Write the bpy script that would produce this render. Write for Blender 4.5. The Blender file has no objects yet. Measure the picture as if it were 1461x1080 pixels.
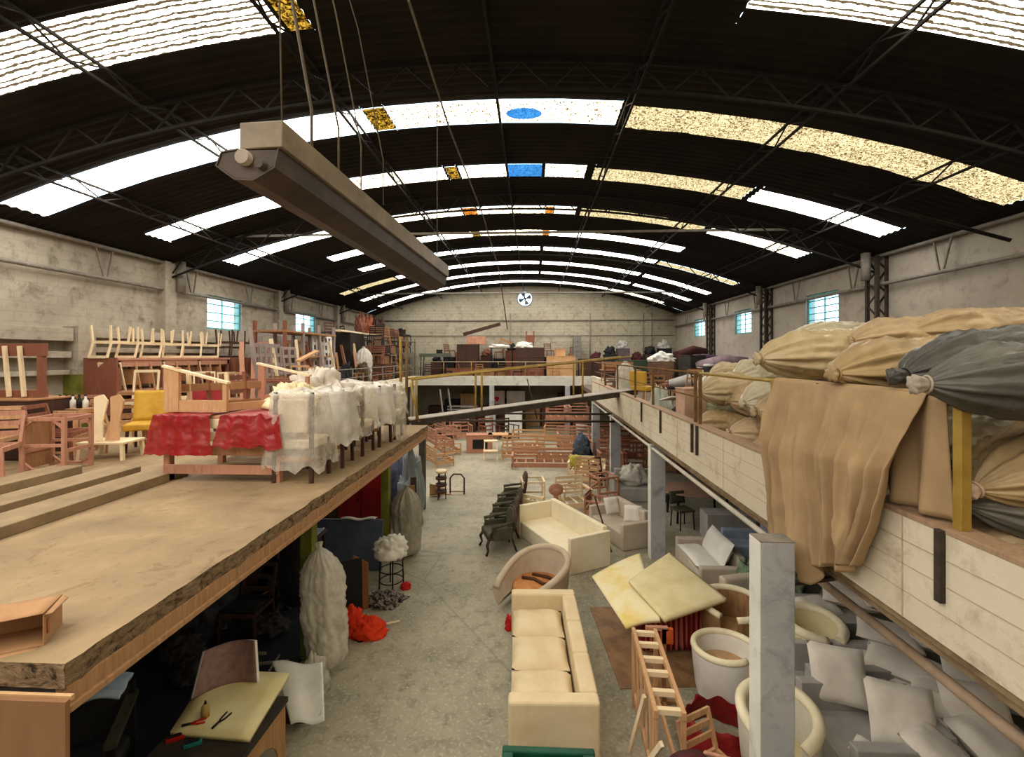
import bpy, bmesh, math, random
from mathutils import Vector, Matrix, noise, Euler
random.seed(7)
PI = math.pi
SC = bpy.context.scene
COL = SC.collection
V = Vector

# ---------------------------------------------------------------- camera geometry (also used to measure the place)
FPX = 650.0; CZ = 4.3; YAW = math.atan(29.5 / FPX); HOR = 508.0
_R = (math.cos(YAW), math.sin(YAW)); _F = (-math.sin(YAW), math.cos(YAW))
def _ray(px, py):
    a = (px - 730.5) / FPX
    return V((_F[0] + _R[0] * a, _F[1] + _R[1] * a, (HOR - py) / FPX))
def onZ(px, py, z=0.0):
    d = _ray(px, py); t = (z - CZ) / d.z
    return V((d.x * t, d.y * t, z))
def onX(px, py, x):
    d = _ray(px, py); t = x / d.x
    return V((x, d.y * t, CZ + d.z * t))
def onY(px, py, y):
    d = _ray(px, py); t = y / d.y
    return V((d.x * t, y, CZ + d.z * t))

# ---------------------------------------------------------------- materials
def hx(s):
    s = s.lstrip('#'); out = []
    for i in (0, 2, 4):
        c = int(s[i:i + 2], 16) / 255
        out.append(c / 12.92 if c <= .04045 else ((c + .055) / 1.055) ** 2.4)
    return (*out, 1)
class NT:
    def __init__(self, name):
        self.m = bpy.data.materials.new(name); self.m.use_nodes = True
        self.t = self.m.node_tree; self.n = self.t.nodes; self.n.clear()
        self.out = self.n.new('ShaderNodeOutputMaterial')
    def node(self, typ, **kw):
        n = self.n.new(typ)
        for k, v in kw.items():
            if k in n.inputs: n.inputs[k].default_value = v
            else: setattr(n, k, v)
        return n
    def link(self, a, b): self.t.links.new(a, b)
def ramp(nt, fac, stops):
    r = nt.n.new('ShaderNodeValToRGB'); e = r.color_ramp.elements
    while len(e) < len(stops): e.new(.5)
    for i, (p, c) in enumerate(stops): e[i].position = p; e[i].color = c
    nt.link(fac, r.inputs['Fac']); return r.outputs['Color']
def mixc(nt, fac, a, b, mode='MIX'):
    m = nt.n.new('ShaderNodeMix'); m.data_type = 'RGBA'; m.blend_type = mode
    for sock, val in ((m.inputs[0], fac), (m.inputs[6], a), (m.inputs[7], b)):
        if hasattr(val, 'node'): nt.link(val, sock)
        else: sock.default_value = val
    return m.outputs[2]
def coords(nt, scale=(1, 1, 1), space='Object'):
    tc = nt.n.new('ShaderNodeTexCoord'); mp = nt.n.new('ShaderNodeMapping')
    mp.inputs['Scale'].default_value = scale
    nt.link(tc.outputs[space], mp.inputs['Vector']); return mp.outputs['Vector']
def noise_fac(nt, vec, scale, detail=4, rough=.6, dist=0):
    n = nt.node('ShaderNodeTexNoise', Scale=scale, Detail=detail, Roughness=rough, Distortion=dist)
    nt.link(vec, n.inputs['Vector']); return n.outputs['Fac']
def principled(nt, col, rough=.7, bump=None, bstr=.3, bdist=.01, spec=.3, **kw):
    p = nt.node('ShaderNodeBsdfPrincipled', Roughness=rough, **kw)
    p.inputs['Specular IOR Level'].default_value = spec
    if hasattr(col, 'node'): nt.link(col, p.inputs['Base Color'])
    else: p.inputs['Base Color'].default_value = col
    if bump is not None:
        b = nt.node('ShaderNodeBump', Strength=bstr, Distance=bdist)
        nt.link(bump, b.inputs['Height']); nt.link(b.outputs['Normal'], p.inputs['Normal'])
    nt.link(p.outputs[0], nt.out.inputs[0]); return p
MC = {}
def m_plain(name, c1, c2=None, scale=6, rough=.75, bump=.15, stretch=(1, 1, 1), lo=.35, hi=.65, spec=.25, bscale=None, metallic=0):
    """a matte surface that varies between two colours in soft patches"""
    if name in MC: return MC[name]
    nt = NT(name); v = coords(nt, stretch)
    f = noise_fac(nt, v, scale, 5, .62)
    c2 = c2 or c1
    col = ramp(nt, f, [(lo, hx(c1)), (hi, hx(c2))])
    fb = noise_fac(nt, v, bscale or scale * 7, 3, .6)
    p = principled(nt, col, rough, fb, bump, .01, spec); p.inputs['Metallic'].default_value = metallic
    MC[name] = nt.m; return nt.m
def m_wood(name, c1, c2, c3=None, rough=.6, scale=1):
    """straight grained timber, grain along the longest way of the object (approximated by two noises)"""
    if name in MC: return MC[name]
    nt = NT(name)
    v1 = coords(nt, (9 * scale, 9 * scale, 1.2 * scale)); v2 = coords(nt, (1.6 * scale,) * 3)
    f1 = noise_fac(nt, v1, 3, 5, .65, .4); f2 = noise_fac(nt, v2, 2.2, 2)
    col = ramp(nt, f1, [(.3, hx(c1)), (.7, hx(c2))])
    if c3: col = mixc(nt, ramp(nt, f2, [(.42, (0, 0, 0, 1)), (.62, (1, 1, 1, 1))]), col, hx(c3))
    principled(nt, col, rough, f1, .15, .004, .3)
    MC[name] = nt.m; return nt.m
def m_film(name, col, alpha, rough=.25, scale=7, white=.25, bump=.35):
    """thin wrinkled plastic film: part see-through, part milky"""
    if name in MC: return MC[name]
    nt = NT(name); v = coords(nt)
    f = noise_fac(nt, v, scale, 5, .65, .6)
    p = nt.node('ShaderNodeBsdfPrincipled', Roughness=rough); p.inputs['Base Color'].default_value = hx(col)
    b = nt.node('ShaderNodeBump', Strength=bump, Distance=.03); nt.link(f, b.inputs['Height']); nt.link(b.outputs['Normal'], p.inputs['Normal'])
    t = nt.node('ShaderNodeBsdfTransparent'); mx = nt.node('ShaderNodeMixShader')
    fa = ramp(nt, f, [(.3, (alpha - white,) * 3 + (1,)), (.7, (min(1, alpha + white),) * 3 + (1,))])
    nt.link(fa, mx.inputs[0]); nt.link(t.outputs[0], mx.inputs[1]); nt.link(p.outputs[0], mx.inputs[2])
    nt.link(mx.outputs[0], nt.out.inputs[0]); MC[name] = nt.m; return nt.m

# ---------------------------------------------------------------- mesh builder
class MB:
    def __init__(self): self.v = []; self.f = []; self.s = []
    def add(self, vs, fs, smooth=False):
        b = len(self.v); self.v += [tuple(p) for p in vs]
        for q in fs: self.f.append([b + i for i in q]); self.s.append(smooth)
        return self
    def box(self, x0, x1, y0, y1, z0, z1, mat=None):
        vs = [V((x, y, z)) for z in (z0, z1) for x, y in ((x0, y0), (x1, y0), (x1, y1), (x0, y1))]
        if mat: vs = [mat @ p for p in vs]
        return self.add(vs, [(3, 2, 1, 0), (4, 5, 6, 7), (0, 1, 5, 4), (1, 2, 6, 5), (2, 3, 7, 6), (3, 0, 4, 7)])
    def cbox(self, c, s, rz=0, rx=0, ry=0):
        m = Matrix.Translation(V(c)) @ Euler((rx, ry, rz)).to_matrix().to_4x4()
        return self.box(-s[0] / 2, s[0] / 2, -s[1] / 2, s[1] / 2, -s[2] / 2, s[2] / 2, m)
    def bar(self, p, q, w, h=None, up=(0, 0, 1)):
        p = V(p); q = V(q); h = h or w; d = (q - p)
        if d.length < 1e-6: return self
        d.normalize(); u = V(up)
        if abs(d.dot(u)) > .98: u = V((0, 1, 0)) if abs(d.y) < .9 else V((1, 0, 0))
        s = d.cross(u).normalized() * w / 2; t = s.cross(d).normalized() * h / 2
        vs = [e + a * s + b * t for e in (p, q) for a, b in ((-1, -1), (1, -1), (1, 1), (-1, 1))]
        return self.add(vs, [(3, 2, 1, 0), (4, 5, 6, 7), (0, 1, 5, 4), (1, 2, 6, 5), (2, 3, 7, 6), (3, 0, 4, 7)])
    def tube(self, pts, r, n=8, closed=False, caps=True):
        pts = [V(p) for p in pts]; N = len(pts); rs = r if isinstance(r, (list, tuple)) else [r] * N
        vs = []; ref = None
        for i, p in enumerate(pts):
            if closed: d = pts[(i + 1) % N] - pts[i - 1]
            else: d = pts[min(i + 1, N - 1)] - pts[max(i - 1, 0)]
            if d.length < 1e-9: d = V((0, 0, 1))
            d.normalize()
            if ref is None: ref = V((0, 0, 1)) if abs(d.z) < .9 else V((1, 0, 0))
            a = d.cross(ref).normalized(); b = a.cross(d).normalized(); ref = b
            for k in range(n):
                t = 2 * PI * k / n; vs.append(p + a * math.cos(t) * rs[i] + b * math.sin(t) * rs[i])
        fs = []
        for i in range(N if closed else N - 1):
            j = (i + 1) % N
            for k in range(n): fs.append((i * n + k, i * n + (k + 1) % n, j * n + (k + 1) % n, j * n + k))
        self.add(vs, fs, True)
        if caps and not closed:
            b = len(self.v) - N * n
            self.f.append([b + k for k in range(n)][::-1]); self.s.append(False)
            self.f.append([b + (N - 1) * n + k for k in range(n)]); self.s.append(False)
        return self
    def lathe(self, prof, c=(0, 0, 0), n=24, a0=0, a1=2 * PI, sx=1, sy=1, smooth=True):
        full = abs(a1 - a0 - 2 * PI) < 1e-6; m = n if full else n + 1; vs = []; fs = []
        for (r, z) in prof:
            for k in range(m):
                t = a0 + (a1 - a0) * k / n; vs.append((c[0] + r * math.cos(t) * sx, c[1] + r * math.sin(t) * sy, c[2] + z))
        for i in range(len(prof) - 1):
            for k in range(n):
                k2 = (k + 1) % m; fs.append((i * m + k, i * m + k2, (i + 1) * m + k2, (i + 1) * m + k))
        return self.add(vs, fs, smooth)
    def grid(self, fn, nu, nv, smooth=True, wrap_u=False):
        vs = [V(fn(i / nu, j / nv)) for j in range(nv + 1) for i in range(nu if wrap_u else nu + 1)]
        w = nu if wrap_u else nu + 1; fs = []
        for j in range(nv):
            for i in range(nu):
                i2 = (i + 1) % w; fs.append((j * w + i, j * w + i2, (j + 1) * w + i2, (j + 1) * w + i))
        return self.add(vs, fs, smooth)
    def prism(self, poly, depth, m=None, smooth=False):
        """polygon in local xy pulled along local z from 0 to depth, placed by matrix m"""
        n = len(poly); vs = [V((x, y, z)) for z in (0, depth) for x, y in poly]
        if m: vs = [m @ p for p in vs]
        fs = [tuple(range(n))[::-1], tuple(range(n, 2 * n))] + [(i, (i + 1) % n, n + (i + 1) % n, n + i) for i in range(n)]
        return self.add(vs, fs, smooth)
    def obj(self, name, mat, parent=None, bevel=0, solid=0, sub=0, seg=2, off=0):
        me = bpy.data.meshes.new(name); me.from_pydata(self.v, [], self.f)
        me.polygons.foreach_set('use_smooth', self.s); me.update()
        bm = bmesh.new(); bm.from_mesh(me); bmesh.ops.recalc_face_normals(bm, faces=bm.faces); bm.to_mesh(me); bm.free()
        o = bpy.data.objects.new(name, me); COL.objects.link(o)
        if isinstance(mat, (list, tuple)):
            for m_ in mat: me.materials.append(m_)
        else: me.materials.append(mat)
        if parent is not None: o.parent = parent
        if solid: md = o.modifiers.new('Solidify', 'SOLIDIFY'); md.thickness = solid; md.offset = off
        if bevel: md = o.modifiers.new('Bevel', 'BEVEL'); md.width = bevel; md.segments = seg; md.limit_method = 'ANGLE'; md.angle_limit = .7
        if sub: md = o.modifiers.new('Subdivision', 'SUBSURF'); md.levels = sub; md.render_levels = sub
        return o

# ---------------------------------------------------------------- things
LABELS = {}
def tag(o, label, cat, group=None):
    assert 4 <= len(label.replace('-', ' ').split()) <= 17, label
    LABELS.setdefault(label, []).append(o.name)
    o['label'] = label; o['category'] = cat; o['kind'] = 'thing'
    if group: o['group'] = group
    return o
def thing(name, label, cat, loc=(0, 0, 0), rz=0, group=None, rx=0, ry=0):
    o = bpy.data.objects.new(name, None); COL.objects.link(o); o.empty_display_size = .1
    o.location = loc; o.rotation_euler = (rx, ry, rz); tag(o, label, cat, group); return o
def struct(o): o['kind'] = 'structure'; return o
def place(o, loc, rz=0, rx=0, ry=0):
    o.location = loc; o.rotation_euler = (rx, ry, rz); return o
def dup(root, loc, rz=0, label=None, group=None, rx=0, ry=0, scale=None, mat=None):
    r = root.copy(); COL.objects.link(r); r.location = loc; r.rotation_euler = (rx, ry, rz)
    if scale: r.scale = scale if isinstance(scale, (tuple, list)) else (scale,) * 3
    if label: tag(r, label, r['category'], group)
    for ch in list(root.children):
        c = ch.copy(); COL.objects.link(c); c.parent = r
        for g in ch.children:
            d = g.copy(); COL.objects.link(d); d.parent = c
    return r
def fbm(p, s=1, o=3): return noise.fractal(V(p) * s, 1.0, 2.0, o)
# ================================================================ materials of the place
def build_floor_mat():
    nt = NT('worn_concrete'); v = coords(nt)
    f1 = noise_fac(nt, v, .55, 6, .65, .5); f2 = noise_fac(nt, v, 4.5, 5, .7); f3 = noise_fac(nt, v, 22, 3, .6)
    c = ramp(nt, f1, [(.3, hx('#837e6d')), (.5, hx('#9c9582')), (.72, hx('#ada48d'))])
    c = mixc(nt, ramp(nt, f2, [(.50, (0, 0, 0, 1)), (.7, (.75, .75, .75, 1))]), c, hx('#686658'))
    c = mixc(nt, ramp(nt, f3, [(.54, (0, 0, 0, 1)), (.7, (.7, .7, .7, 1))]), c, hx('#c2bda9'))
    vo = nt.node('ShaderNodeTexVoronoi', Scale=.16, feature='DISTANCE_TO_EDGE'); nt.link(v, vo.inputs['Vector'])
    c = mixc(nt, ramp(nt, vo.outputs['Distance'], [(0, (.35, .35, .35, 1)), (.004, (0, 0, 0, 1))]), c, hx('#4f4c43'))
    principled(nt, c, .62, f2, .25, .01, .35); return nt.m
def build_plaster(name, a, b, c3, bricks=False):
    nt = NT(name); v = coords(nt)
    f1 = noise_fac(nt, v, .45, 6, .65, .6); f2 = noise_fac(nt, v, 3, 6, .7, .4)
    c = ramp(nt, f1, [(.3, hx(a)), (.65, hx(b))])
    c = mixc(nt, ramp(nt, f2, [(.52, (0, 0, 0, 1)), (.72, (.8, .8, .8, 1))]), c, hx(c3))
    h = f2
    if bricks:
        tc = nt.n.new('ShaderNodeTexCoord'); sp = nt.n.new('ShaderNodeSeparateXYZ'); cb = nt.n.new('ShaderNodeCombineXYZ')
        ad = nt.node('ShaderNodeMath', operation='ADD')
        nt.link(tc.outputs['Object'], sp.inputs[0]); nt.link(sp.outputs[0], ad.inputs[0]); nt.link(sp.outputs[1], ad.inputs[1])
        nt.link(ad.outputs[0], cb.inputs[0]); nt.link(sp.outputs[2], cb.inputs[1])
        br = nt.node('ShaderNodeTexBrick', Scale=1.0); br.inputs['Brick Width'].default_value = .42; br.inputs['Row Height'].default_value = .2
        br.inputs['Mortar Size'].default_value = .015; nt.link(cb.outputs[0], br.inputs['Vector'])
        c = mixc(nt, ramp(nt, br.outputs['Fac'], [(0, (0, 0, 0, 1)), (1, (bricks,) * 3 + (1,))]), c, hx('#6d675c'))
        h = mixc(nt, .5, f2, br.outputs['Fac'])
    principled(nt, c, .85, h, .5, .03, .15); return nt.m
M_FLOOR = build_floor_mat()
M_WALLL = build_plaster('limewashed_wall', '#8d8475', '#b3a998', '#5f564a', .12)
M_WALLR = build_plaster('grey_plaster_wall', '#9d9388', '#b0a79b', '#857a70')
M_WALLF = build_plaster('whitewashed_block_wall', '#9b9280', '#b1a995', '#736a5c', .3)
M_ROOF = m_plain('sooty_roof_sheet', '#17130f', '#241d17', 1.2, .9, .2)
M_TRUSS = m_plain('soot_black_steel', '#14110f', '#221c17', 8, .8, .2)
M_STEEL = m_plain('dark_rusty_steel', '#2e2823', '#463a30', 8, .7, .2)
M_GREYSTEEL = m_plain('grey_painted_steel', '#6f6a62', '#8a8378', 6, .6, .1)
M_PARAPET = build_plaster('painted_board_concrete', '#c2b59f', '#d5cab5', '#9d8b75')
M_PILLAR = build_plaster('white_painted_post', '#9c9da1', '#b0b0b2', '#7b7c80')
def build_slab_mat():
    nt = NT('dusty_slab_top'); v = coords(nt)
    f1 = noise_fac(nt, v, 1.4, 6, .65, .4); f2 = noise_fac(nt, v, 2.3, 6, .72, 1.5); f3 = noise_fac(nt, v, 14, 4, .7)
    c = ramp(nt, f1, [(.3, hx('#7b684f')), (.5, hx('#8f785a')), (.72, hx('#a18a69'))])
    c = mixc(nt, ramp(nt, f2, [(.57, (0, 0, 0, 1)), (.63, (.6, .6, .6, 1)), (.66, (.1, .1, .1, 1)), (.8, (.5, .5, .5, 1))]), c, hx('#6b5037'))
    c = mixc(nt, ramp(nt, f3, [(.6, (0, 0, 0, 1)), (.74, (.45, .45, .45, 1))]), c, hx('#5d4c39'))
    principled(nt, c, .75, f3, .25, .01, .25); return nt.m
M_SLAB = build_slab_mat()
def build_slab_edge():
    nt = NT('broken_slab_edge'); v = coords(nt, (1, 1, 1.6))
    f = noise_fac(nt, v, 13, 6, .75, .6)
    c = ramp(nt, f, [(.36, hx('#3a2f24')), (.47, hx('#8b735a')), (.7, hx('#b09474'))])
    principled(nt, c, .9, f, 1.0, .04, .1); return nt.m
M_SLABEDGE = build_slab_edge()
M_EDGEWOOD = m_wood('edge_shutter_timber', '#8a6646', '#b48a63')
M_UNDER = m_plain('slab_underside', '#4a4540', '#5d564e', 2, .9)

# ---------------------------------------------------------------- roof arc
ROOF_R = 25.83; ROOF_C = (-.6, 8.75 - 25.83)
def roof_z(x): return ROOF_C[1] + math.sqrt(ROOF_R ** 2 - (x - ROOF_C[0]) ** 2)
def roof_patch(mb, x0, x1, y0, y1, off=0, step=.16, wave=.022):
    n = max(2, int(abs(x1 - x0) / 1.0))
    ny = max(2, int((y1 - y0) / .045)) if wave else 2
    def fn(u, w):
        x = x0 + (x1 - x0) * u; y = y0 + (y1 - y0) * w
        return (x, y, roof_z(x) + off + (wave * math.sin(2 * PI * y / .18) if wave else 0))
    mb.grid(fn, n, ny)
XL, XR, YN, YF = -10.2, 9.0, -7.0, 28.9

def sky_mat(name, bright, dark, strength, fine=26, lo=.44, hi=.56, low=.25, rows=False):
    """weathered translucent roof sheet with daylight coming through it"""
    nt = NT(name); v = coords(nt)
    f = noise_fac(nt, v, fine, 3, .7, 1.2); g = noise_fac(nt, v, 1.3, 4, .6)
    if rows:
        w = nt.node('ShaderNodeTexWave', Scale=3.4, Distortion=2.2, Detail=2); w.bands_direction = 'Y'
        w.inputs['Detail Scale'].default_value = 3
        nt.link(v, w.inputs['Vector']); f = mixc(nt, .62, f, w.outputs['Fac'])
    fac = ramp(nt, f, [(lo, (0, 0, 0, 1)), (hi, (1, 1, 1, 1))])
    c = mixc(nt, fac, hx(dark), hx(bright))
    st = nt.node('ShaderNodeMapRange'); st.inputs['To Min'].default_value = strength * low; st.inputs['To Max'].default_value = strength
    nt.link(fac, st.inputs['Value'])
    mu = nt.node('ShaderNodeMath', operation='MULTIPLY'); mr = nt.node('ShaderNodeMapRange'); mr.inputs['To Min'].default_value = .6; mr.inputs['To Max'].default_value = 1.3
    nt.link(g, mr.inputs['Value']); nt.link(st.outputs[0], mu.inputs[0]); nt.link(mr.outputs[0], mu.inputs[1])
    e = nt.node('ShaderNodeEmission'); nt.link(c, e.inputs['Color']); nt.link(mu.outputs[0], e.inputs['Strength'])
    nt.link(e.outputs[0], nt.out.inputs[0]); return nt.m
SKW = sky_mat('skylight_clear', '#fffaf0', '#e3d3ae', 6.8, 20, .39, .46, .09)
SKC = sky_mat('skylight_cream', '#fff3d4', '#b39258', 4.4, 24, .46, .54, .07)
SKY_ = sky_mat('skylight_dirty', '#fde7b2', '#94743f', .66, 26, .42, .54, .36)
SKR = sky_mat('skylight_ribbed', '#fff8e4', '#a08a66', 4.0, 14, .36, .44, .06, True)
SKA = sky_mat('skylight_amber', '#e0b040', '#6b4408', .55, 14, .44, .6, .15)
SKO = sky_mat('skylight_orange', '#ff9b3d', '#8a4310', .9, 14, .4, .6, .3)
SKB = sky_mat('skylight_blue', '#3f8fd6', '#2a5f9c', .75, 20, .35, .6, .6)

# strips: (centre y, half width, [(x0, x1, material, dy)])
def px_x(px, y, z_guess=8.3):
    d = _ray(px, 0); t = y / d.y; return d.x * t
STR = []
def strip(y, hw, segs): STR.append((y, hw, segs))
strip(5.5, .40, [(-9.9, -3.25, SKR, 0), (-3.25, -2.9, SKA, 0), (2.6, 9.0, SKR, -.22)])
strip(8.27, .40, [(-9.7, -3.02, SKW, 0), (-3.0, -2.62, SKA, 0), (-2.6, 1.55, SKC, 0), (1.75, 8.6, SKY_, .12)])
strip(10.9, .36, [(-9.3, -5.6, SKW, 0), (-5.35, -2.1, SKC, 0), (-2.05, -1.8, SKA, 0), (-1.75, -.6, SKC, 0), (-.58, .22, SKB, 0), (.3, 1.25, SKC, 0), (1.45, 5.05, SKY_, .1), (5.2, 8.3, SKW, .1)])
strip(13.8, .34, [(-9.4, -5.9, SKW, 0), (-5.8, -2.15, SKC, 0), (-2.1, -1.72, SKO, 0), (-1.7, .38, SKC, 0), (.4, .62, SKO, 0), (.65, 1.3, SKC, 0), (1.45, 5.1, SKY_, .08), (5.3, 8.0, SKC, .08)])
strip(16.35, .32, [(-7.4, -5.9, SKW, 0), (-5.8, -2.2, SKW, 0), (-2.2, -1.9, SKA, 0), (-1.9, .35, SKC, 0), (.35, .6, SKO, 0), (.6, 5.3, SKW, .05)])
strip(18.8, .30, [(-7.2, -5.9, SKW, 0), (-5.8, .3, SKW, 0), (.45, 5.0, SKW, 0), (5.1, 8.2, SKY_, 0)])
strip(21.6, .30, [(-9.2, -6.6, SKY_, 0), (-6.5, .3, SKW, 0), (.45, 5.0, SKW, 0), (5.2, 8.2, SKW, 0)])
strip(24.2, .30, [(-9.2, -5.0, SKC, 0), (-4.9, .3, SKW, 0), (.45, 5.1, SKW, 0), (5.3, 8.2, SKW, 0)])
strip(27.0, .30, [(-9.2, -5.0, SKW, 0), (-4.9, 4.4, SKW, 0), (4.5, 7.6, SKC, 0)])
strip(2.9, .42, [(-9.0, -1.5, SKW, 0), (-1.2, 8.4, SKC, 0)])
strip(.2, .42, [(-9.0, -1.5, SKW, 0), (-1.2, 8.4, SKC, 0)])
strip(-2.5, .42, [(-9.0, -1.5, SKW, 0), (-1.2, 8.4, SKC, 0)])
strip(-5.2, .42, [(-9.0, -1.5, SKW, 0), (-1.2, 8.4, SKC, 0)])
STR.sort(key=lambda s: s[0])

ceiling = MB(); yprev = YN
n_sky = 0
for (y, hw, segs) in STR:
    ya, yb = y - hw - .14, y + hw + .14
    roof_patch(ceiling, XL - .2, XR + .2, yprev - .08, ya + .08)
    x = XL - .2
    for (x0, x1, m, dy) in segs:
        if x0 > x + .01: roof_patch(ceiling, x, x0, ya, yb)
        roof_patch(ceiling, x0, x1, ya, y - hw + dy, wave=0); roof_patch(ceiling, x0, x1, y + hw + dy, yb, wave=0)
        x = x1
        p = MB(); roof_patch(p, x0, x1, y - hw + dy, y + hw + dy, .0, wave=.012)
        n_sky += 1
        struct(p.obj('window_%d' % (20 + n_sky), m))
    roof_patch(ceiling, x, XR + .2, ya, yb)
    yprev = yb
roof_patch(ceiling, XL - .2, XR + .2, yprev, YF + .2)
# blue patch on the second strip, a mended disc
p = MB(); bx_, by_ = -.16, 8.3
p.grid(lambda u, w: (bx_ + .33 * w * math.cos(2 * PI * u), by_ + .2 * w * math.sin(2 * PI * u), roof_z(bx_ + .33 * w * math.cos(2 * PI * u)) - .03), 24, 3, wrap_u=True)
struct(p.obj('window_60', SKB))
struct(ceiling.obj('ceiling', M_ROOF))

# ---------------------------------------------------------------- floor and walls
struct(MB().box(XL - .3, XR + .3, YN - .3, YF + .3, -.2, 0).obj('floor', M_FLOOR))
def wall_side(name, x, outward, wins, mat):
    """a side wall with window openings: wins = (y0, y1, z0, z1)"""
    mb = MB(); xa, xb = sorted((x, x + outward * .3)); y = YN - .3; top = 6.98
    for (y0, y1, z0, z1) in wins:
        mb.box(xa, xb, y, y0, 0, top); mb.box(xa, xb, y0, y1, 0, z0); mb.box(xa, xb, y0, y1, z1, top); y = y1
    mb.box(xa, xb, y, YF + .3, 0, top)
    return struct(mb.obj(name, mat))
WL = [(13.85, 15.55, 5.16, 6.24), (19.2, 21.0, 5.16, 6.24)]
WR = [(13.85, 15.45, 5.25, 6.28), (19.2, 20.75, 5.25, 6.28), (24.3, 25.9, 5.35, 6.3)]
wall_side('wall_left', XL, -1, WL, M_WALLL); wall_side('wall_right', XR, 1, WR, M_WALLR)
def end_wall(name, y, t, mat, hole=None):
    mb = MB(); n = 40; xs = [XL - .3 + (XR - XL + .6) * i / n for i in range(n + 1)]
    poly = [(xs[0], 0)] + [(xs[-1], 0)] + [(x, roof_z(min(max(x, XL - .2), XR + .2)) + .05) for x in reversed(xs)]
    m = Matrix.Translation((0, y + t, 0)) @ Matrix.Rotation(PI / 2, 4, 'X')
    mb.prism(poly, t, m); return struct(mb.obj(name, mat))
wf = end_wall('wall_far', YF, .3, M_WALLF); end_wall('wall_near', YN - .3, .3, M_WALLR)
# round opening for the extractor fan in the far wall
FANC = onY(749, 426, YF)
cut = bpy.data.meshes.new('cut'); bmc = bmesh.new()
bmesh.ops.create_cone(bmc, cap_ends=True, segments=32, radius1=.46, radius2=.46, depth=1.2, matrix=Matrix.Translation((FANC.x, YF + .15, FANC.z)) @ Matrix.Rotation(PI / 2, 4, 'X'))
bmc.to_mesh(cut); bmc.free(); co = bpy.data.objects.new('cut', cut); COL.objects.link(co)
md = wf.modifiers.new('Hole', 'BOOLEAN'); md.object = co; md.operation = 'DIFFERENCE'; md.solver = 'EXACT'
dg = bpy.context.evaluated_depsgraph_get(); nm = bpy.data.meshes.new_from_object(wf.evaluated_get(dg))
wf.modifiers.clear(); wf.data = nm; bpy.data.objects.remove(co)

# ---------------------------------------------------------------- windows of the side walls
def m_glass():
    nt = NT('dusty_window_glass'); g = nt.node('ShaderNodeBsdfGlossy', Roughness=.1); t = nt.node('ShaderNodeBsdfTransparent')
    t.inputs[0].default_value = (.82, .95, 1, 1); mx = nt.node('ShaderNodeMixShader'); mx.inputs[0].default_value = .06
    nt.link(t.outputs[0], mx.inputs[1]); nt.link(g.outputs[0], mx.inputs[2]); nt.link(mx.outputs[0], nt.out.inputs[0]); return nt.m
M_GLASS = m_glass(); M_TEAL = m_plain('teal_window_frame', '#5f9a94', '#7fb4ad', 5, .6)
k = 0
for side, x, wins, nrow in ((-1, XL, WL, 4), (1, XR, WR, 5)):
    for (y0, y1, z0, z1) in wins:
        k += 1; xc = x + side * .1
        fr = MB(); w = .06
        fr.box(xc - .03, xc + .03, y0, y1, z0, z0 + w).box(xc - .03, xc + .03, y0, y1, z1 - w, z1)
        fr.box(xc - .03, xc + .03, y0, y0 + w, z0 + w, z1 - w).box(xc - .03, xc + .03, y1 - w, y1, z0 + w, z1 - w)
        for r in range(1, nrow):
            zz = z0 + (z1 - z0) * r / nrow; fr.box(xc - .02, xc + .02, y0 + w, y1 - w, zz - .016, zz + .016)
        for c in (1,): yy = y0 + (y1 - y0) * .48; fr.box(xc - .018, xc + .018, yy - .016, yy + .016, z0 + w, z1 - w)
        o = struct(fr.obj('window_%d' % k, M_TEAL))
        struct(MB().box(xc - .004, xc + .004, y0 + w, y1 - w, z0 + w, z1 - w).obj('glass', M_GLASS, o))
# extractor fan
M_WHITEMETAL = m_plain('white_fan_metal', '#c9ccd0', '#dfe2e4', 6, .5)
fan = thing('extractor_fan', 'round extractor fan set high in the whitewashed end wall', 'fan', (FANC.x, YF + .02, FANC.z))
MB().lathe([(.44, -.03), (.50, -.03), (.50, .05), (.44, .05), (.44, -.03)], n=32).obj('ring', m_plain('fan_ring', '#7a8a96', '#93a3ad', 5, .5), fan).rotation_euler = (PI / 2, 0, 0)
for i in range(4):
    a = i * PI / 2 + .35
    MB().grid(lambda u, w: ((.06 + .34 * w) * math.cos(a + (u - .5) * .75), .05 + .05 * (u - .5), (.06 + .34 * w) * math.sin(a + (u - .5) * .75)), 4, 4).obj('blade', m_plain('fan_blade', '#3c4046', '#50555b', 5, .5), fan, solid=.008)
hb = MB().lathe([(0, -.04), (.08, -.04), (.09, .0), (.08, .05), (0, .05)], n=16).obj('hub', M_STEEL, fan); hb.rotation_euler = (PI / 2, 0, 0)

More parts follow.
